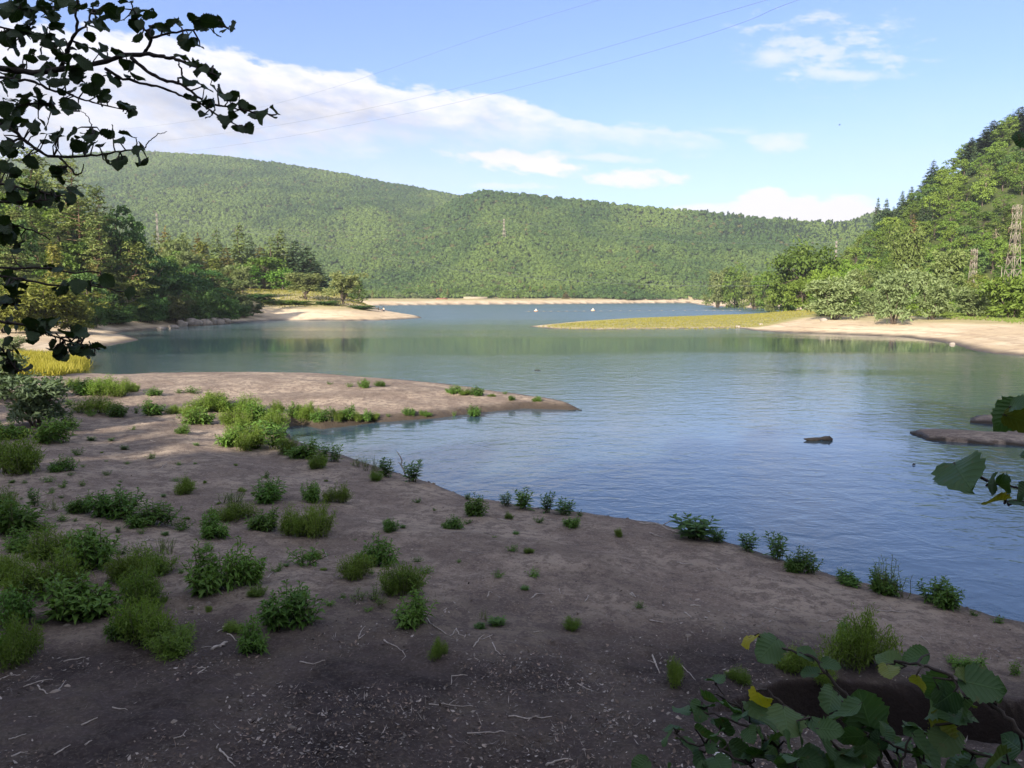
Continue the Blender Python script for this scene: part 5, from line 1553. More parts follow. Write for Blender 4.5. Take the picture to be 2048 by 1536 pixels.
def boulder(seed, s):
    r = np.random.default_rng(seed)
    n, m = 10, 8
    th_ = np.linspace(0, 2 * math.pi, n, endpoint=False); ph = np.linspace(0.12, math.pi - 0.12, m)
    V = []
    for p in ph:
        for t in th_:
            dv = np.array([math.sin(p) * math.cos(t), math.sin(p) * math.sin(t), math.cos(p)])
            k = 1 + 0.55 * (vnoise(np.array([dv[0] * 1.6 + seed * 3]), np.array([dv[1] * 1.6 + dv[2] * 2.1]), seed)[0] - 0.5)
            V.append(np.sign(dv) * np.abs(dv) ** 0.72 * k)
    V = np.array(V) * np.asarray(s)
    i, j = np.meshgrid(np.arange(m - 1), np.arange(n), indexing='ij'); j2 = (j + 1) % n
    Fq = np.stack([i * n + j, i * n + j2, (i + 1) * n + j2, (i + 1) * n + j], -1).reshape(-1, 4)[:, ::-1]
    top = len(V); V = np.vstack([V, [0, 0, s[2] * 0.97], [0, 0, -s[2] * 0.97]])
    mb = MB(); mb.add(V, Fq)
    tri = [[j, (j + 1) % n, top] for j in range(n)] + [[(m - 1) * n + (j + 1) % n, (m - 1) * n + j, top + 1] for j in range(n)]
    b2 = MB(); mb.F[3].append(np.array(tri))
    return mb


BO = [(362, 653, 26, 14), (378, 651, 24, 13), (394, 651, 22, 12), (410, 650, 26, 13), (424, 647, 22, 12), (438, 648, 20, 11), (452, 645, 16, 9), (402, 643, 22, 10), (380, 645, 20, 9), (426, 640, 18, 8),
      (345, 657, 20, 8), (320, 659, 16, 6), (440, 638, 16, 7)]
bh = ground_hits([(a, b) for a, b, *_ in BO])
for i, ((px, py, w, h), p) in enumerate(sorted(zip(BO, bh), key=lambda q: q[0][0])):
    D = p[1]
    mb = boulder(i + 3, (w * D / F / 2, w * D / F / 2.4, h * D / F / 1.6))
    o = mb.build('boulder', M_ROCK)
    o.location = (p[0], p[1] + 0.5, p[2] + h * D / F * 0.22); o.rotation_euler = (0.1 * math.sin(i), 0.1, i)
    tag(o, f'grey boulder on the shaded left bank, {ordn[i]} from the left', 'boulder', 'boulders of the left bank')
# stones on the right sand
for i, (px, py, w, lab) in enumerate([(1476, 655, 10, 'pale stone at the water edge of the grassy spit'), (1522, 650, 8, 'pale stone in the grass of the right spit'), (1648, 643, 16, 'white stone lying on the grassy right spit'),
                                      (1433, 614, 12, 'small pale stone on the far right sand'), (1905, 689, 12, 'dark stone at the water edge of the right sand')]):
    p = ground_hits([(px, py)])[0]; s = w * p[1] / F / 2
    o = boulder(30 + i, (s, s * 0.7, s * 0.5)).build('stone', M_ROCK); o.location = p + np.array([0, 0, s * 0.2])
    tag(o, lab, 'stone')

# ------------------------------------------------------------------ pylons, wires, lamp post
M_STEEL = simple_mat('weathered_galvanised_steel', (0.27, 0.235, 0.195), 0.6, 0.25, var=0.15, nscale=2)
M_GLASS = simple_mat('brown_insulator_porcelain', (0.10, 0.06, 0.045), 0.25, var=0.1)
M_WIRE = simple_mat('grey_wire', (0.17, 0.18, 0.20), 0.5, 0.5, var=0.05)


def pylon(x, y, z, h, wb, wt, rz, label, arms, t=0.16, npan=9, insul=True):
    e = empty('lattice_pylon', (x, y, z), rz); tag(e, label, 'pylon')
    mb = MB()
    wd = lambda f: wb + (wt - wb) * min(1.0, f / 0.72) if f < 0.72 else wt
    zs = [h * (1 - (1 - i / npan) ** 1.25) for i in range(npan + 1)]
    cor = lambda zz: [np.array([sx * wd(zz / h) / 2, sy * wd(zz / h) / 2, zz]) for sx, sy in ((-1, -1), (1, -1), (1, 1), (-1, 1))]
    for a, b in zip(zs[:-1], zs[1:]):
        A, B = cor(a), cor(b)
        for i in range(4):
            mb.add(*bar(A[i], B[i], t))
            j = (i + 1) % 4
            mb.add(*bar(A[i], B[j], t * 0.55)); mb.add(*bar(A[j], B[i], t * 0.55)); mb.add(*bar(B[i], B[j], t * 0.5))
    mb.build('mast', M_STEEL, e)
    for zf, L, side in arms:
        za = h * zf; w = wd(zf)
        am = MB(); tips = []
        for sgn in side:
            tip = np.array([sgn * (w / 2 + L), 0, za + 0.1]); tips.append(tip)
            for sy in (-1, 1):
                am.add(*bar(np.array([sgn * w / 2, sy * w / 2, za]), tip, t * 0.6)); am.add(*bar(np.array([sgn * w / 2, sy * w / 2, za + 1.0]), tip, t * 0.6))
            mid = np.array([sgn * (w / 2 + L * 0.5), 0, za])
            am.add(*bar(np.array([sgn * (w / 2 + L * 0.5), -w / 4, za + 0.05]), np.array([sgn * (w / 2 + L * 0.5), w / 4, za + 0.5]), t * 0.45))
            am.add(*bar(np.array([sgn * (w / 2 + L * 0.5), w / 4, za + 0.05]), np.array([sgn * (w / 2 + L * 0.5), -w / 4, za + 0.5]), t * 0.45))
        a_o = am.build('crossarm', M_STEEL, e)
        if insul:
            for tip in tips:
                im = MB(); q = np.linspace(0, 1.3, 12)
                im.add(*tube(np.stack([0 * q + tip[0], 0 * q, tip[2] - q], 1), np.where(np.arange(12) % 2, 0.14, 0.06), 6))
                im.build('insulator', M_GLASS, a_o)
    return e


def pyl_px(px, top, base_py, D, label, **kw):
    p = at_y(px, top, D); z = H(p[0], p[1])
    return pylon(p[0], p[1], z - 0.3, p[2] - z + 0.3, label=label, **kw)


pyl_px(2035, 410, 560, 225, 'tall lattice pylon at the right edge before the wooded hill', wb=4.2, wt=1.5, rz=0.35, arms=[(0.96, 1.3, (-1, 1)), (0.78, 2.0, (-1, 1)), (0.62, 1.2, (-1,))], t=0.12)
pyl_px(1949, 499, 562, 250, 'short lattice pylon among the willows left of the tall one', wb=2.8, wt=1.3, rz=0.5, arms=[(0.97, 0.7, (-1, 1)), (0.80, 0.8, (-1, 1))], t=0.12, npan=7)
pyl_px(1008, 438, 462, 1330, 'distant pylon in the middle of the wooded far hill', wb=5.0, wt=1.6, rz=0.2, arms=[(0.95, 1.5, (-1, 1)), (0.8, 2.5, (-1, 1))], t=0.42, npan=6, insul=False)
pyl_px(313, 426, 456, 1290, 'distant pylon on the far hill above the cape', wb=5.5, wt=1.6, rz=0.2, arms=[(0.95, 1.5, (-1, 1)), (0.82, 2.5, (-1, 1))], t=0.42, npan=6, insul=False)
pyl_px(1673, 482, 500, 1230, 'distant pylon beside the foot of the right hill', wb=4.5, wt=1.5, rz=0.2, arms=[(0.95, 1.5, (-1, 1)), (0.8, 2.2, (-1, 1))], t=0.40, npan=6, insul=False)


def wire(pts, rad, label, n=70):
    """pts: (px, py, distance) along the wire"""
    Q = np.array([at_y(a, b, D) for a, b, D in pts])
    t = np.linspace(0, 1, len(Q)); tn = np.linspace(0, 1, n)
    # smooth parabola-like spans by quadratic fit in x
    out = np.stack([np.polyval(np.polyfit(t, Q[:, c], min(4, len(Q) - 1)), tn) for c in range(3)], 1)
    o0 = out[0].copy()
    mb = MB(); mb.add(*tube(out - o0, rad, 4)); o = mb.build('power_line', M_WIRE); o.location = o0
    tag(o, label, 'power line', 'power lines across the valley')


def dist(px): return 560 * math.exp(-(px - 150) / 760.0) + 60


wire([(p, q, dist(p)) for p, q in [(60, 268), (340, 247), (560, 205), (800, 130), (1000, 65), (1180, 3), (1420, -90)]], 0.032, 'highest of the three wires crossing the sky, above the big cloud')
wire([(p, q, dist(p)) for p, q in [(60, 302), (380, 275), (700, 225), (1050, 140), (1300, 70), (1530, 0), (1760, -80)]], 0.032, 'middle one of the three wires crossing the sky')
wire([(p, q, dist(p)) for p, q in [(60, 326), (380, 303), (800, 230), (1200, 130), (1420, 65), (1610, 0), (1850, -90)]], 0.032, 'lowest of the three wires crossing the sky')
wire([(313, 428, 1290), (660, 462, 1290), (1008, 440, 1330)], 0.085, 'upper wire between the two distant pylons on the far hill')
wire([(313, 436, 1290), (660, 474, 1290), (1008, 447, 1330)], 0.085, 'lower wire between the two distant pylons on the far hill')
wire([(1008, 440, 1330), (1340, 480, 1300), (1673, 484, 1230)], 0.085, 'wire from the middle distant pylon to the right one')
wire([(480, 452, 700), (640, 490, 560), (800, 522, 460), (1050, 555, 400), (1300, 568, 360), (1700, 566, 300), (1946, 505, 250)], 0.045, 'low wire hanging across the valley before the far hill')
wire([(480, 462, 700), (700, 500, 560), (900, 532, 460), (1200, 560, 380), (1600, 560, 300), (1946, 508, 250)], 0.030, 'lower thin wire hanging across the valley before the far hill')

p = at_y(2004, 533, 232); z = H(p[0], p[1])
e = empty('street_lamp', (p[0], p[1], z - 0.2)); tag(e, 'slim grey lamp post between the two right pylons', 'lamp post')
hh = p[2] - z
mb = MB(); mb.add(*tube(np.array([[0, 0, 0], [0, 0, hh * 0.5], [0, 0, hh]]), [0.12, 0.10, 0.08], 8)); mb.build('pole', M_STEEL, e)
mb = MB(); mb.add(*tube(np.array([[0, 0, hh], [-0.3, 0, hh + 0.25], [-0.7, 0, hh + 0.3]]), 0.06, 6)); mb.build('arm', M_STEEL, e)
mb = MB(); mb.add(*box(-1.35, -0.6, -0.2, 0.2, hh + 0.2, hh + 0.4)); mb.build('lamp_head', M_STEEL, e)

# ------------------------------------------------------------------ house, wall, buoys, float line, bird
M_PLAST = simple_mat('pale_ochre_plaster', (0.60, 0.46, 0.26), 0.9, var=0.08, nscale=1)
M_ROOF = simple_mat('red_brown_roof_tiles', (0.20, 0.085, 0.055), 0.85, var=0.25, nscale=2, bump=0.5)
M_DARKW = simple_mat('dark_brown_timber', (0.055, 0.035, 0.028), 0.8, var=0.2)
M_CONC = simple_mat('pale_concrete', (0.26, 0.22, 0.17), 0.9, var=0.12, nscale=0.6)
px = 884; D = 815.0
pp = at_y(px, 604, D)
for q in range(60):
    tt = terrain(np.array([[pp[0], D]]))
    if tt['d'][0] > 9: break
    D += 6; pp = at_y(px, 604, D)
s = D / F
zg = max(H(pp[0], D), 1.0)
z0 = at_y(px, 605.5, D)[2]
e = empty('lake_house', (pp[0], D, zg), 0.15); tag(e, 'small ochre lake house with red brown roof on the far shore', 'house')
hw = 13 * s; dz = z0 - zg
mb = MB(); mb.add(*box(-hw, hw, 0, 8, -1.0, dz + 0.2)); mb.build('plinth', M_CONC, e)
wl = MB(); wl.add(*box(-hw * 0.92, hw * 0.35, 0.6, 7.4, dz + 0.2, dz + 3.0)); wo = wl.build('wall', M_PLAST, e)
mb = MB(); mb.add(*box(hw * 0.35, hw * 0.95, 1.4, 7.0, dz + 0.2, dz + 2.8)); mb.build('timber_wing', M_DARKW, e)
rf = MB(); rz_ = dz + 3.0
V = np.array([(-hw, -0.4, rz_), (hw, -0.4, rz_), (hw, 8.4, rz_), (-hw, 8.4, rz_), (-hw * 0.8, 4, rz_ + 2.0), (hw * 0.8, 4, rz_ + 2.0)])
rf.add(V, [[0, 1, 5, 4], [2, 3, 4, 5], [3, 2, 1, 0]]); rf.F[3].append(np.array([[1, 2, 5], [3, 0, 4]])); ro = rf.build('roof', M_ROOF, e)
mb = MB(); mb.add(*box(hw * 0.3, hw * 0.42, 3.2, 4.0, rz_ + 1.2, rz_ + 2.9)); mb.build('chimney', M_CONC, ro)
for a in (-0.7, -0.35, 0.0):
    mb = MB(); mb.add(*box(a * hw, a * hw + 1.3, 0.52, 0.66, dz + 1.2, dz + 2.3)); mb.build('window', M_DARKW, e)
# retaining wall at the far beach
pw = at_y(935, 600, 860)
mb = MB()
for q in range(12):
    a = 928 + q * 1.6; Dq = 850 + 6 * q / 12
mb.add(*box(0, 26, 0, 1.0, -1, 2.6)); o = mb.build('retaining_wall', M_CONC)
D = 850.0; pw = at_y(927, 600, D)
for q in range(60):
    if terrain(np.array([[pw[0], D]]))['d'][0] > 12: break
    D += 6; pw = at_y(927, 600, D)
o.location = (pw[0], D, max(H(pw[0], D), 0.5)); tag(o, 'pale concrete retaining wall right of the far lake house', 'wall')

M_WHITE = simple_mat('white_float_plastic', (0.50, 0.46, 0.40), 0.5, var=0.05)
M_ORANGE = simple_mat('orange_float_plastic', (0.70, 0.30, 0.14), 0.5, var=0.08)
for px, py, lab in [(1072, 623, 'white buoy with an orange band on the distant water, left one'), (1186, 622, 'white buoy with an orange band on the distant water, right one')]:
    p = at_z(px, py, 0.0); s = p[1] / F
    e = empty('buoy', p); tag(e, lab, 'buoy', 'buoys of the float line')
    q = np.linspace(0, 1, 9); R_ = np.array([0.5, 0.85, 1.0, 0.95, 0.75, 0.45, 0.28, 0.24, 0.16]) * 4.0 * s
    mb = MB(); mb.add(*tube(np.stack([0 * q, 0 * q, -0.2 + q * 6.5 * s], 1), R_, 12)); mb.build('float', M_WHITE, e, smooth=True)
    mb = MB(); mb.add(*tube(np.array([[0, 0, 0.12], [0, 0, 0.12 + 1.0 * s]]), 4.12 * s, 12)); mb.build('band', M_ORANGE, e, smooth=True)
mb = MB(); line = [(1050, 623.2), (1120, 622.8), (1200, 622.3), (1290, 621.6), (1400, 621.0), (1480, 621.4)]
Q = np.array([at_z(a, b, 0.05) for a, b in line])
tn = np.linspace(0, 1, 48); Q = np.stack([np.interp(tn, np.linspace(0, 1, len(Q)), Q[:, c]) for c in range(3)], 1)
o0 = Q[0].copy(); mb.add(*tube(Q - o0, 0.05, 4))
fm = MB()
for a in Q[1::2]:
    fm.add(*tube(np.array([a + [-0.55, 0, 0.06], a + [-0.3, 0, 0.1], a + [0.3, 0, 0.1], a + [0.55, 0, 0.06]]) - o0, [0.05, 0.10, 0.10, 0.05], 6))
e = mb.build('float_line', M_WIRE); e.location = o0
tag(e, 'line of small pale floats stretched between the two buoys', 'float line')
fm.build('floats', M_CONC, e, smooth=True)

p = at_y(1679, 250, 300)
bm_ = MB(); M_BIRD = simple_mat('dark_plumage', (0.03, 0.03, 0.035), 0.7)
q = np.linspace(-0.42, 0.42, 9)
bm_.add(*tube(np.stack([q, 0 * q, 0.02 * np.sin(q * 4)], 1), [0.01, 0.05, 0.09, 0.11, 0.11, 0.09, 0.06, 0.06, 0.01], 8))
e = bm_.build('bird', M_BIRD, smooth=True); e.location = p; tag(e, 'small dark bird flying in the clear sky right of the clouds', 'bird')
for sgn in (-1, 1):
    wg = MB(); wg.add(np.array([(0.12, 0.06 * sgn, 0.03), (0.18, 0.45 * sgn, 0.25), (-0.02, 0.85 * sgn, 0.18), (-0.06, 0.45 * sgn, 0.22), (-0.12, 0.06 * sgn, 0.03),
                               (0.12, 0.06 * sgn, 0.05), (0.18, 0.45 * sgn, 0.27), (-0.02, 0.85 * sgn, 0.19), (-0.06, 0.45 * sgn, 0.24), (-0.12, 0.06 * sgn, 0.05)]),
           [[0, 1, 3, 4], [5, 9, 8, 6]])
    wg.F[3].append(np.array([[1, 2, 3], [6, 8, 7]]))
    wg.build('wing', M_BIRD, e)

# ------------------------------------------------------------------ people
M_SKIN = simple_mat('skin', (0.45, 0.27, 0.19), 0.6, var=0.06)
M_HAIR = simple_mat('dark_hair', (0.02, 0.015, 0.012), 0.6, var=0.2, nscale=30)
M_SHIRT = simple_mat('pale_lavender_cloth', (0.62, 0.60, 0.74), 0.9, var=0.08)
M_BLUE = simple_mat('blue_cloth', (0.16, 0.24, 0.60), 0.9, var=0.1)
M_TROU = simple_mat('dark_trouser_cloth', (0.045, 0.05, 0.07), 0.9, var=0.15)


def skin_mesh(name, J, E, mat, root, parent, sub=2):
    me = bpy.data.meshes.new(name); me.from_pydata([j[0] for j in J], E, [])
    o = bpy.data.objects.new(name, me); COL.objects.link(o)
    md = o.modifiers.new('skin', 'SKIN'); sb = o.modifiers.new('sub', 'SUBSURF'); sb.levels = sub; sb.render_levels = sub
    for i, (c, rr) in enumerate(J):
        rr = rr if isinstance(rr, tuple) else (rr, rr)
        me.skin_vertices[0].data[i].radius = rr; me.skin_vertices[0].data[i].use_root = (i == root)
    dg = bpy.context.evaluated_depsgraph_get(); dg.update()
    m2 = bpy.data.meshes.new_from_object(o.evaluated_get(dg)); m2.name = name
    bpy.data.objects.remove(o); bpy.data.meshes.remove(me)
    m2.materials.clear(); m2.materials.append(mat)
    m2.polygons.foreach_set('use_smooth', np.ones(len(m2.polygons), dtype=bool))
    return link(name, m2, parent)


def sitter(loc, rz, label, shirt, seat=0.0):
    """a person sitting on the ground, knees drawn up, arms round the knees; faces +Y before rotation"""
    e = empty('person', loc, rz); tag(e, label, 'person')
    J = [((0, 0, 0.12), (0.15, 0.12)), ((0, -0.03, 0.32), (0.13, 0.10)), ((0, 0.0, 0.50), (0.15, 0.11)), ((0, 0.05, 0.62), 0.06), ((0, 0.08, 0.70), 0.05), ((0, 0.10, 0.80), (0.085, 0.10)), ((0, 0.11, 0.88), (0.075, 0.09))]
    E = [(0, 1), (1, 2), (2, 3), (3, 4), (4, 5), (5, 6)]
    for s in (-1, 1):
        b = len(J)
        J += [((0.10 * s, 0.05, 0.11), 0.09), ((0.13 * s, 0.40, 0.46), 0.062), ((0.13 * s, 0.55, 0.10), 0.042), ((0.14 * s, 0.70, 0.04), 0.035)]
        E += [(0, b), (b, b + 1), (b + 1, b + 2), (b + 2, b + 3)]
        a = len(J)
        J += [((0.19 * s, 0.04, 0.55), 0.055), ((0.26 * s, 0.18, 0.38), 0.042), ((0.12 * s, 0.44, 0.36), 0.032), ((0.07 * s, 0.50, 0.36), (0.036, 0.018))]
        E += [(2, a), (a, a + 1), (a + 1, a + 2), (a + 2, a + 3)]
        for f in range(4):
            k = len(J); J += [((0.05 * s, 0.53, 0.385 - 0.017 * f), 0.009), ((0.02 * s, 0.545 - 0.004 * f, 0.38 - 0.017 * f), 0.008)]
            E += [(a + 3, k), (k, k + 1)]
        k = len(J); J += [((0.06 * s, 0.49, 0.40), 0.010), ((0.035 * s, 0.515, 0.415), 0.009)]; E += [(a + 3, k), (k, k + 1)]
    skin_mesh('body', J, E, M_SKIN, 0, e)
    S = [((0, -0.005, 0.14), (0.165, 0.135)), ((0, -0.03, 0.32), (0.15, 0.12)), ((0, 0.0, 0.50), (0.165, 0.125)), ((0, 0.045, 0.60), 0.075)]
    SE = [(0, 1), (1, 2), (2, 3)]
    for s in (-1, 1):
        b = len(S); S += [((0.19 * s, 0.04, 0.55), 0.075), ((0.255 * s, 0.16, 0.40), 0.06)]; SE += [(2, b), (b, b + 1)]
    skin_mesh('shirt', S, SE, shirt, 0, e)
    T = [((0, 0, 0.115), (0.165, 0.13))]; TE = []
    for s in (-1, 1):
        b = len(T); T += [((0.10 * s, 0.05, 0.12), 0.105), ((0.13 * s, 0.40, 0.465), 0.078), ((0.13 * s, 0.54, 0.14), 0.058)]; TE += [(0, b), (b, b + 1), (b + 1, b + 2)]
    skin_mesh('trousers', T, TE, M_TROU, 0, e)
    skin_mesh('hair', [((0, 0.055, 0.80), (0.09, 0.075)), ((0, 0.075, 0.88), (0.092, 0.09)), ((0, 0.10, 0.925), (0.075, 0.08))], [(0, 1), (1, 2)], M_HAIR, 1, e)
    fm_ = MB()
    fm_.add(*tube(np.array([[0, 0.19, 0.83], [0, 0.215, 0.80], [0, 0.20, 0.785]]), [0.010, 0.016, 0.012], 6))
    for s in (-1, 1): fm_.add(*tube(np.array([[0.092 * s, 0.10, 0.79], [0.10 * s, 0.095, 0.82], [0.092 * s, 0.10, 0.85]]), [0.008, 0.018, 0.010], 6))
    fm_.build('nose_and_ears', M_SKIN, e, smooth=True)
    ey = MB()
    for s in (-1, 1): ey.add(*tube(np.array([[0.03 * s - 0.012, 0.188, 0.835], [0.03 * s + 0.012, 0.188, 0.835]]), 0.007, 6))
    ey.add(*tube(np.array([[-0.022, 0.192, 0.765], [0.022, 0.192, 0.765]]), 0.005, 6))
    ey.build('eyes_and_mouth', M_HAIR, e)
    return e


p = ground_hits([(66, 796)])[0]
sitter(p, 0.5, 'dark haired person in a pale shirt sitting behind the blue grey bush', M_SHIRT)
p = ground_hits([(90, 794)])[0]
sitter(p, -0.6, 'person in a blue top sitting right of the pale shirted one', M_BLUE)
p = at_z(768, 627.5, 1.0)
z = H(p[0], p[1]); s0 = sitter((p[0], p[1], z), 2.4, 'person in white sitting near the tip of the cape', M_WHITE); s0.scale = (1.6, 1.6, 1.6)
q_ = at_z(757, 627.5, 1.0); zq = H(q_[0], q_[1])
mb = MB(); mb.add(*tube(np.array([[0, 0, -0.2], [0.03, 0, 0.6], [0, 0.02, 1.3]]), [0.12, 0.11, 0.09], 7)); o = mb.build('post', M_DARKW, smooth=True); o.location = (q_[0], q_[1], zq)
tag(o, 'dark wooden post left of the person on the cape', 'post')
# ------------------------------------------------------------------ branches close to the camera
def broadleaf_material(name, ca, cb, trans):
    m, nt, out = new_mat(name)
    at = nt.n('ShaderNodeAttribute', attribute_name='luv'); s = nt.sep(at.outputs['Vector'])
    geo = nt.n('ShaderNodeNewGeometry'); tc = nt.n('ShaderNodeTexCoord')
    u = nt.m('ABSOLUTE', s[0])
    vein = nt.m('FRACT', nt.m('MULTIPLY', nt.m('SUBTRACT', s[1], nt.m('MULTIPLY', u, 0.28)), 8.0))
    vein = nt.m('ABSOLUTE', nt.m('SUBTRACT', vein, 0.5))
    line = nt.m('SUBTRACT', 1.0, nt.ss(vein, 0.0, 0.10))
    mid = nt.m('SUBTRACT', 1.0, nt.ss(u, 0.0, 0.07))
    ln = nt.m('MAXIMUM', nt.m('MULTIPLY', line, 0.5), mid)
    nz = nt.noise(tc.outputs['Object'], 18, 4)
    c = nt.mix(nt.m('ADD', nt.m('MULTIPLY', geo.outputs['Random Per Island'], 0.7), nt.m('MULTIPLY', nz, 0.3)), ca, cb)
    # a few leaves have yellowed
    c = nt.mix(s[2], c, (0.36, 0.32, 0.03))
    c = nt.mix(nt.m('MULTIPLY', nt.ss(nt.noise(tc.outputs['Object'], 55, 2), 0.66, 0.72), 0.6), c, (0.10, 0.065, 0.025))
    c = nt.mix(nt.m('MULTIPLY', ln, 0.35), c, tuple(min(1, x * 2.0 + 0.02) for x in cb))
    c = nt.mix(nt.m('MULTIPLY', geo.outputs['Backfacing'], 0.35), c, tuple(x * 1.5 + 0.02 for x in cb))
    p = nt.n('ShaderNodeBsdfPrincipled'); nt.L.new(c, p.inputs['Base Color'])
    p.inputs['Roughness'].default_value = 0.55; p.inputs['Specular IOR Level'].default_value = 0.28
    b = nt.n('ShaderNodeBump'); b.inputs['Strength'].default_value = 0.5; b.inputs['Distance'].default_value = 0.003
    nt.L.new(nt.m('SUBTRACT', vein, ln), b.inputs['Height']); nt.L.new(b.outputs[0], p.inputs['Normal'])
    tr = nt.n('ShaderNodeBsdfTranslucent'); nt.L.new(nt.mix(1.0, c, (1.5, 1.6, 0.4), 'MULTIPLY'), tr.inputs[0])
    mx = nt.n('ShaderNodeMixShader'); mx.inputs[0].default_value = trans
    nt.L.new(p.outputs[0], mx.inputs[1]); nt.L.new(tr.outputs[0], mx.inputs[2]); nt.L.new(mx.outputs[0], out.inputs[0])
    return m


M_LEAF = broadleaf_material('hazel_leaf', (0.024, 0.060, 0.026), (0.046, 0.094, 0.032), 0.30)
M_LEAFA = broadleaf_material('alder_leaf', (0.011, 0.024, 0.010), (0.024, 0.048, 0.014), 0.20)
M_BRANCH = simple_mat('dark_branch_bark', (0.045, 0.036, 0.032), 0.9, var=0.4, nscale=40, bump=0.5)


def leaf_patch(mb, base, T, N, L, Wd, r, yellow=0.0):
    """one rounded, toothed, curled leaf with its stalk"""
    rows = 17; cols = np.array([-1, -0.55, 0, 0.55, 1.0])
    T = T / np.linalg.norm(T); N = N - T * np.dot(N, T); N /= np.linalg.norm(N) + 1e-9; S = np.cross(N, T)
    t = np.linspace(0, 1, rows)
    w = 0.5 * Wd * np.sin(np.pi * np.clip(t * 0.97 + 0.03, 0, 1) ** 0.82) ** 0.62
    w = w * (1 - 0.25 * smooth(t, 0.86, 1.0))
    tooth = 1 + 0.075 * np.where(np.arange(rows) % 2, 1, -1) + r.normal(size=rows) * 0.05
    curl = (r.random() - 0.35) * 0.55; fold = 0.10 + 0.30 * r.random(); twist = r.normal() * 0.5; wav = r.random() * 6
    V = []
    for i in range(rows):
        for c in cols:
            k = w[i] * c * (tooth[i] if abs(c) == 1 else 1)
            ang = twist * t[i]
            zz = fold * abs(k) * 0.8 - curl * L * t[i] ** 2 * 0.6 + 0.05 * L * math.sin(t[i] * 9 + wav + c * 1.5) * abs(c)
            s2 = S * math.cos(ang) + N * math.sin(ang); n2 = N * math.cos(ang) - S * math.sin(ang)
            V.append(base + T * (L * t[i] * (1 - 0.15 * abs(curl) * t[i])) + s2 * k + n2 * zz)
    i, j = np.meshgrid(np.arange(rows - 1), np.arange(4), indexing='ij')
    Fq = np.stack([i * 5 + j, i * 5 + j + 1, (i + 1) * 5 + j + 1, (i + 1) * 5 + j], -1).reshape(-1, 4)
    tt, cc = np.meshgrid(t, cols, indexing='ij')
    a = np.stack([cc.ravel(), tt.ravel(), np.full(rows * 5, yellow)], 1)
    mb.add(np.array(V), Fq, a)


def spray(name, label, cat, trunk, branches, leaves, mat, dflt=2.6, seed=1, lname='branch', horiz=0.8, sizef=1.0, twig=0.0022):
    """a tree or bush reaching into view: trunk points, branches [(pixel path, D0, D1, r0, r1, root or None)], leaves [(px, py, size px, yellow)]"""
    r = np.random.default_rng(seed)
    base = np.array(trunk[0][0]) if trunk else None
    e = empty(name, base); tag(e, label, cat)
    for pts, r0, r1 in ([trunk] if trunk and not isinstance(trunk[0], tuple) else [(np.array(trunk[0]), trunk[1], trunk[2])]):
        q = np.array(pts, float); tn = np.linspace(0, 1, 14)
        Q = np.stack([np.interp(tn, np.linspace(0, 1, len(q)), q[:, c]) for c in range(3)], 1)
        Q += r.normal(size=Q.shape) * r0 * 0.25
        mb = MB(); mb.add(*tube(Q - base, np.linspace(r0, r1, 14), 10)); mb.build('trunk', M_BRANCH, e, smooth=True)
    polys = []
    for path, D0, D1, r0, r1, root in branches:
        n = len(path)
        Q = np.array([at_y(a, b, D0 + (D1 - D0) * i / max(1, n - 1)) for i, (a, b) in enumerate(path)])
        if root is not None:
            rt_ = np.array(root, float); dv = Q[0] - rt_; ln = np.linalg.norm(dv)
            m1 = rt_ + dv * 0.33 + r.normal(size=3) * 0.05 * ln + np.array([0, 0, 0.10 * ln])
            m2 = rt_ + dv * 0.68 + r.normal(size=3) * 0.04 * ln + np.array([0, 0, 0.07 * ln])
            Q = np.vstack([rt_, m1, m2, Q])
        t = np.linspace(0, 1, len(Q)); tn = np.linspace(0, 1, len(Q) * 4)
        Qs = np.stack([np.interp(tn, t, Q[:, c]) for c in range(3)], 1)
        Qs[1:-1] = 0.25 * Qs[:-2] + 0.5 * Qs[1:-1] + 0.25 * Qs[2:]
        Qs[2:-1] += r.normal(size=Qs[2:-1].shape) * 0.0018
        bmesh_ = MB(); rad = np.linspace(r0, r1, len(Qs)) * (1 + 0.12 * np.sin(np.arange(len(Qs)) * 2.1))
        bmesh_.add(*tube(Qs - base, rad, 8))
        polys.append((Qs, rad, bmesh_, MB()))
    for px, py, size, yel in leaves:
        # hang the leaf on the nearest branch
        bd = None
        for bi, (Qs, rad, _, _) in enumerate(polys):
            for k in range(2, len(Qs)):
                q = Qs[k]; dz = q[1] * CP - (q[2] - CZ) * SP
                sx = 1024 + F * q[0] / dz; yc = q[1] * SP + (q[2] - CZ) * CP
                sy = 768 - F * yc / dz
                dd = math.hypot(sx - px, sy - py)
                if bd is None or dd < bd[0]: bd = (dd, bi, k)
        _, bi, k = bd
        Qs, rad, bmesh_, lm = polys[bi]
        D = Qs[k][1] + r.normal() * 0.06
        c = at_y(px, py, max(0.7, D))
        L = size * sizef * D / F * (0.9 + 0.25 * r.random())
        to = c - Qs[k]; to = to / (np.linalg.norm(to) + 1e-6)
        T = to * 0.8 + r.normal(size=3) * np.array([0.6, 0.5, 0.45]) + np.array([0, 0, -0.22])
        N = np.array([0, -0.25, horiz]) + r.normal(size=3) * 0.55
        T = T / np.linalg.norm(T)
        b = c - T * L * 0.5
        leaf_patch(lm, b - base, T, N, L, L * (0.72 + 0.2 * r.random()), r, yel)
        mid = (Qs[k] + b) / 2 + r.normal(size=3) * 0.006
        bmesh_.add(*tube(np.array([Qs[k], mid, b, b + T * L * 0.1]) - base, [twig * 1.3, twig, twig * 0.75, twig * 0.5], 4, cap=False))
    for Qs, rad, bm_, lm in polys:
        o = bm_.build(lname, M_BRANCH, e, smooth=True)
        if lm.n: lm.build('leaves', mat, o, smooth=True, attr='luv')
    return e


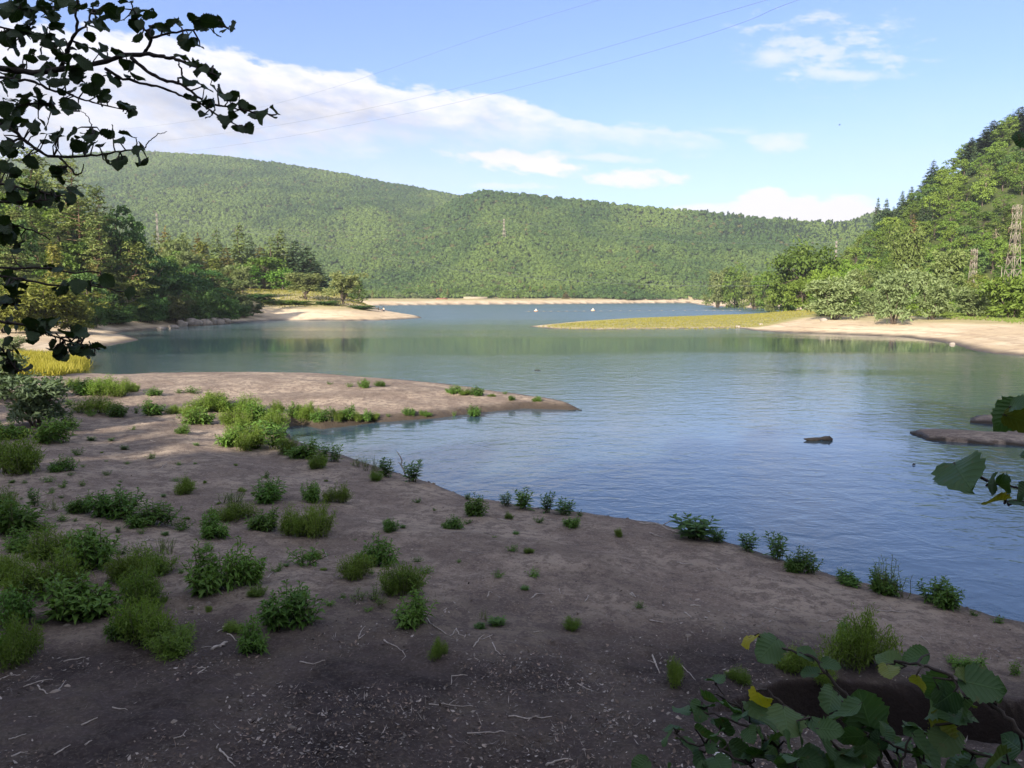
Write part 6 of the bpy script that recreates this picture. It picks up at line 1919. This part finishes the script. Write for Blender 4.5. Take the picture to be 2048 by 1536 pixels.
AL = [(15, 12), (40, 8), (60, 25), (30, 30), (70, 15), (95, 12), (115, 8), (105, 22), (125, 5), (148, 15), (60, 45), (95, 37), (115, 53), (190, 10), (195, 25), (210, 20),
      (225, 25), (240, 22), (185, 42), (205, 38), (190, 55), (203, 53), (235, 40), (250, 5), (270, 25), (275, 35), (290, 22), (300, 30), (270, 52), (320, 50), (345, 45), (310, 52), (330, 60),
      (355, 42), (30, 70), (15, 80), (45, 60), (25, 90), (75, 72), (100, 78), (95, 88), (65, 75), (118, 85), (125, 92), (60, 108), (85, 115), (115, 110), (130, 112), (178, 97), (160, 92), (205, 95),
      (207, 108), (235, 105), (250, 113), (160, 120), (170, 128), (45, 135), (25, 145), (10, 150), (20, 165), (8, 178), (100, 150), (110, 165), (85, 160), (135, 145), (150, 150), (130, 150), (250, 130),
      (265, 135), (275, 152), (255, 155), (165, 170), (180, 178), (130, 185), (75, 188), (145, 180), (210, 190), (215, 195), (205, 203), (225, 160), (232, 165), (260, 222), (265, 230), (255, 210),
      (245, 212), (135, 212), (140, 208), (25, 200), (50, 195), (60, 210), (80, 205), (40, 220), (90, 208), (110, 210), (15, 215), (30, 235), (10, 250), (25, 260), (20, 245), (50, 250), (85, 248),
      (95, 268), (95, 283), (70, 262), (20, 285), (35, 295), (10, 300), (120, 265), (145, 270), (165, 285), (185, 290), (200, 290), (175, 275), (150, 290), (225, 262), (215, 268), (255, 268),
      (240, 282), (275, 300), (285, 295), (280, 50), (320, 55), (300, 70), (275, 75), (385, 35), (395, 40), (400, 50), (375, 70), (385, 85), (365, 80), (395, 90), (370, 90), (405, 55),
      (410, 60), (420, 45), (437, 45), (430, 65), (450, 60), (465, 55), (360, 110), (375, 120), (385, 125), (395, 130), (400, 140), (410, 140), (425, 150), (435, 150), (380, 165), (390, 165), (375, 163),
      (415, 178), (430, 178), (445, 185), (465, 190), (467, 198), (450, 193), (375, 193), (385, 197), (405, 200), (415, 205), (420, 210), (392, 213), (420, 230), (430, 210), (405, 228), (465, 230), (468, 215),
      (490, 210), (485, 220), (505, 215), (510, 230), (525, 235), (545, 235), (550, 220), (455, 245), (450, 240), (490, 262), (500, 258), (485, 258), (475, 255),
      (20, 320), (30, 345), (15, 335), (65, 325), (110, 345), (120, 350), (20, 370), (50, 370), (75, 378), (70, 395), (95, 385), (130, 385), (140, 395), (150, 385), (110, 395), (60, 400), (25, 395), (90, 400),
      (212, 320), (225, 325), (245, 320), (280, 315), (285, 325), (235, 330), (10, 440), (30, 450), (5, 480), (25, 485), (35, 492), (20, 470), (100, 536), (115, 540), (35, 565), (45, 572), (25, 560),
      (120, 580), (125, 585), (130, 575), (180, 573), (200, 570), (165, 575), (215, 562), (260, 587), (12, 610), (8, 600), (25, 605), (30, 610), (35, 570), (20, 563), (15, 600), (30, 605), (100, 640), (110, 645),
      (95, 655), (60, 650), (30, 655), (15, 660), (70, 660), (90, 662), (130, 665), (155, 665), (150, 675), (120, 672), (65, 680), (75, 672), (105, 690), (110, 700), (115, 703), (125, 712), (140, 690), (150, 695),
      (165, 690), (165, 702), (185, 692), (197, 695), (10, 705), (20, 710), (12, 725), (25, 735), (15, 730), (35, 745)]
r_ = np.random.default_rng(3)
AL = AL + [(a + 11 * r_.normal(), b + 9 * r_.normal()) for a, b in AL if a < 190 for _ in range(1)]
AL = [(a, b, 23 + 14 * r_.random() - (2 if a > 360 else 0), 0.0) for a, b in AL]
zt = H(-2.75, 2.5)
tk = lambda z: (-2.72, 2.5, z)
wz = lambda py, D=2.6: at_y(0, py, D)[2]
ABR = [([(-120, 130), (0, 136), (65, 145), (130, 138), (190, 128), (245, 113), (290, 107), (325, 113), (345, 118), (365, 122), (400, 138), (432, 150)], 2.6, 2.45, 0.013, 0.003, tk(wz(170))),
       ([(262, 115), (290, 140), (325, 160), (355, 165), (385, 185), (410, 205), (450, 212), (490, 222), (545, 230)], 2.56, 2.5, 0.006, 0.002, None),
       ([(355, 165), (366, 150), (360, 135), (358, 122)], 2.54, 2.54, 0.004, 0.002, None),
       ([(210, 137), (240, 155), (290, 168), (340, 180), (370, 195), (400, 206), (450, 240), (490, 258)], 2.58, 2.6, 0.005, 0.002, None),
       ([(-80, 150), (20, 157), (65, 160), (100, 180), (140, 188), (165, 200), (200, 208), (262, 222)], 2.7, 2.75, 0.007, 0.002, tk(wz(190))),
       ([(120, 139), (135, 110), (135, 92), (152, 65), (152, 20), (158, -30)], 2.6, 2.5, 0.007, 0.003, None),
       ([(152, 65), (180, 40), (186, 5)], 2.56, 2.6, 0.004, 0.002, None),
       ([(288, 107), (305, 80), (292, 60), (274, 35), (262, 5)], 2.56, 2.5, 0.005, 0.002, None),
       ([(303, 76), (350, 65), (400, 56), (440, 52), (470, 58)], 2.54, 2.5, 0.004, 0.002, None),
       ([(-90, 200), (-20, 236), (30, 262), (60, 290), (95, 312), (150, 313), (200, 310), (250, 300), (292, 295)], 2.55, 2.6, 0.009, 0.002, tk(wz(250))),
       ([(118, 314), (138, 332), (152, 352), (164, 346), (167, 328)], 2.56, 2.55, 0.004, 0.0015, None),
       ([(290, 296), (300, 280), (318, 268), (334, 263)], 2.6, 2.6, 0.002, 0.001, None),
       ([(186, 262), (182, 245), (170, 228), (160, 222)], 2.6, 2.6, 0.002, 0.001, None),
       ([(-90, 40), (-20, 50), (30, 60), (75, 72), (110, 92)], 2.75, 2.7, 0.006, 0.002, tk(wz(60))),
       ([(-90, 10), (0, 15), (60, 20), (120, 14)], 2.8, 2.7, 0.006, 0.002, tk(wz(20))),
       ([(-90, 220), (0, 225), (60, 205), (110, 208)], 2.8, 2.75, 0.006, 0.002, tk(wz(230))),
       ([(-90, 360), (0, 366), (60, 380), (110, 392), (150, 390)], 2.45, 2.5, 0.008, 0.002, tk(wz(360))),
       ([(-90, 400), (0, 404), (60, 404), (100, 398)], 2.4, 2.45, 0.006, 0.002, tk(wz(400))),
       ([(-90, 440), (0, 452), (60, 456), (100, 480)], 2.6, 2.65, 0.006, 0.002, tk(wz(440))),
       ([(-90, 530), (0, 536), (78, 537), (110, 538), (140, 546), (195, 544), (215, 560)], 2.5, 2.55, 0.006, 0.002, tk(wz(520))),
       ([(-90, 545), (0, 552), (47, 558), (110, 571), (150, 572), (195, 573), (240, 582), (280, 593)], 2.45, 2.5, 0.006, 0.0015, tk(wz(545))),
       ([(-90, 600), (0, 606), (40, 612)], 2.5, 2.5, 0.005, 0.002, tk(wz(590))),
       ([(-90, 632), (0, 640), (60, 652), (110, 672), (160, 690), (200, 698)], 2.35, 2.4, 0.007, 0.002, tk(wz(620))),
       ([(-90, 680), (0, 692), (20, 720), (35, 742)], 2.4, 2.4, 0.005, 0.002, tk(wz(660)))]
spray('alder_tree', 'dark leafy alder reaching into view from the upper left, close to the camera', 'tree',
      ([(-2.72, 2.5, zt - 0.3), (-2.75, 2.5, zt + 2.5), (-2.72, 2.52, 8.2)], 0.085, 0.045), ABR, AL, M_LEAFA, seed=5, horiz=1.15)

HL = [(1498, 1278, 62, .8), (1537, 1299, 92, 0), (1611, 1307, 50, 0), (1662, 1330, 42, 0), (1619, 1346, 48, 0), (1775, 1319, 80, .1), (1780, 1345, 60, .5), (1832, 1315, 55, 0), (1431, 1362, 56, 0), (1424, 1401, 78, 0), (1521, 1399, 62, 1),
      (1365, 1420, 62, 0), (1467, 1412, 66, 0), (1521, 1436, 104, .05), (1572, 1444, 100, .1), (1662, 1401, 76, 0), (1689, 1432, 112, 0), (1728, 1420, 104, 0), (1640, 1479, 112, 0), (1346, 1459, 66, 0), (1377, 1490, 66, 0),
      (1447, 1448, 76, 0), (1412, 1471, 66, 0), (1838, 1369, 50, .8), (1873, 1377, 98, 0), (1873, 1405, 104, 0), (1967, 1370, 98, 0), (1982, 1389, 54, 0), (1912, 1432, 94, 0), (1881, 1452, 76, .3), (1889, 1483, 104, .1),
      (1795, 1491, 94, 0), (1756, 1475, 66, 0), (1701, 1475, 66, 0), (1826, 1463, 56, 0), (1857, 1506, 86, 0), (2029, 1491, 112, 0), (1990, 1522, 104, .1), (1619, 1522, 86, 0), (1521, 1514, 86, 0), (1478, 1502, 66, 0),
      (1670, 1530, 94, 0), (1736, 1506, 76, 0), (1404, 1522, 66, 0), (1280, 1533, 56, 0), (1580, 1514, 68, 0), (1600, 1470, 70, 0), (1545, 1475, 76, 0), (1770, 1440, 66, 0), (1925, 1350, 46, .2), (1930, 1400, 60, .1),
      (1440, 1530, 70, 0), (1560, 1540, 80, 0), (1720, 1545, 80, 0), (1820, 1540, 90, .1), (1920, 1530, 80, 0), (1500, 1470, 64, 0), (1450, 1490, 60, 0)]
r_ = np.random.default_rng(9)
HL = HL + [(a + 26 * r_.normal(), b + 12 + 18 * r_.normal(), s * 0.85, 0) for a, b, s, _ in HL if b > 1395 for _ in range(1)]
zb_ = H(1.15, 1.35)
tb = lambda dx: (1.15 + dx, 1.35 + 0.3 * dx, zb_ + 0.05)
HBR = [([(1830, 1640), (1765, 1536), (1735, 1476), (1717, 1441), (1698, 1412), (1672, 1398)], 1.5, 1.65, 0.007, 0.003, tb(0)),
       ([(1680, 1640), (1580, 1527), (1535, 1479), (1508, 1457), (1460, 1440), (1400, 1420)], 1.45, 1.7, 0.006, 0.002, tb(-.06)),
       ([(1760, 1600), (1660, 1480), (1602, 1431), (1564, 1407), (1535, 1380)], 1.5, 1.6, 0.005, 0.002, tb(-.03)),
       ([(1800, 1560), (1740, 1450), (1682, 1380), (1650, 1342), (1623, 1310), (1591, 1305), (1551, 1292), (1515, 1272)], 1.55, 1.75, 0.006, 0.002, tb(.03)),
       ([(2150, 1600), (2048, 1471), (2008, 1428), (1968, 1401), (1940, 1385), (1900, 1350), (1850, 1330), (1790, 1322)], 1.3, 1.45, 0.006, 0.0025, tb(.22)),
       ([(1900, 1600), (1850, 1520), (1790, 1490), (1760, 1478)], 1.5, 1.55, 0.005, 0.002, tb(.05)),
       ([(1780, 1600), (1800, 1530), (1815, 1485), (1826, 1463)], 1.5, 1.55, 0.004, 0.002, tb(.03)),
       ([(2120, 1640), (2050, 1540), (2000, 1515), (1900, 1490), (1870, 1450)], 1.35, 1.45, 0.006, 0.002, tb(.2)),
       ([(1600, 1640), (1500, 1530), (1440, 1500), (1390, 1490), (1350, 1465)], 1.5, 1.65, 0.005, 0.002, tb(-.1)),
       ([(1480, 1640), (1380, 1560), (1290, 1535)], 1.5, 1.55, 0.004, 0.002, tb(-.12)),
       ([(1535, 1440), (1450, 1400), (1432, 1370)], 1.65, 1.7, 0.003, 0.0015, None)]
spray('hazel_bush', 'hazel bush with large toothed leaves, some yellow, in the lower right corner', 'bush',
      ([(1.15, 1.35, zb_ - 0.25), (1.16, 1.36, zb_ - 0.05), (1.17, 1.36, zb_ + 0.12)], 0.05, 0.03), HBR, HL, M_LEAF, seed=6, lname='stem', horiz=0.95, sizef=0.88)

RL = [(1922, 948, 118, 0), (2012, 968, 62, 0), (1990, 1001, 60, .65), (1985, 966, 50, 0), (2046, 985, 56, 0), (2035, 1008, 40, 0), (2012, 832, 84, 0), (2040, 806, 60, 0), (2046, 842, 66, .2), (2052, 905, 40, 0), (2046, 277, 44, 0), (2075, 830, 80, 0), (2090, 960, 80, 0), (2085, 270, 60, 0),
      (2110, 1010, 70, 0), (2120, 880, 80, 0)]
rt = lambda z: (3.2, 0.9, z)
zr_ = H(3.2, 0.9)
RBR = [([(2150, 1010), (2090, 995), (2046, 982), (2010, 968), (1975, 962)], 1.2, 1.3, 0.004, 0.0015, rt(5.2)),
       ([(2150, 1030), (2080, 1010), (2030, 1003), (2012, 1002)], 1.2, 1.27, 0.003, 0.0015, rt(5.15)),
       ([(2150, 850), (2090, 840), (2046, 834), (2020, 830)], 1.2, 1.25, 0.004, 0.0015, rt(5.6)),
       ([(2150, 900), (2100, 902), (2060, 905)], 1.2, 1.25, 0.003, 0.0015, rt(5.4)),
       ([(2160, 262), (2100, 268), (2060, 274)], 1.2, 1.25, 0.003, 0.0015, rt(6.3))]
spray('hazel_tree', 'hazel with broad toothed leaves reaching in from the right edge', 'tree',
      ([(3.2, 0.9, zr_ - 0.3), (3.22, 0.9, 5.4), (3.2, 0.92, 7.4)], 0.045, 0.018), RBR, RL, M_LEAF, seed=11, horiz=0.35)

p = ground_hits([(1443, 1514)])[0]
r = np.random.default_rng(4)
mb = MB(); g = np.linspace(-1, 1, 8); XX, YY = np.meshgrid(g, g)
V = np.stack([XX.ravel() * 0.09, YY.ravel() * 0.11, 0.03 + 0.03 * r.normal(size=64)], 1)
i, j = np.meshgrid(np.arange(7), np.arange(7), indexing='ij')
mb.add(V, np.stack([i * 8 + j, i * 8 + j + 1, (i + 1) * 8 + j + 1, (i + 1) * 8 + j], -1).reshape(-1, 4))
o = mb.build('crumpled_paper', simple_mat('white_paper', (0.6, 0.6, 0.62), 0.8, var=0.05)); o.location = p + np.array([0, 0, 0.02])
tag(o, 'crumpled whitish scrap on the ground behind the hazel leaves', 'litter')

# ------------------------------------------------------------------ air
if HAZE > 0:
    mb = MB(); mb.add(*box(-3600, 3600, -3600, 3600, -60, 640))
    m, nt, out = new_mat('valley_haze')
    v = nt.n('ShaderNodeVolumePrincipled')
    v.inputs['Color'].default_value = (0.80, 0.88, 1.0, 1); v.inputs['Density'].default_value = HAZE; v.inputs['Anisotropy'].default_value = 0.25
    nt.L.new(v.outputs[0], out.inputs['Volume'])
    o = mb.build('haze', m); tag(o, 'thin bluish evening haze over the valley', 'haze', kind='stuff')
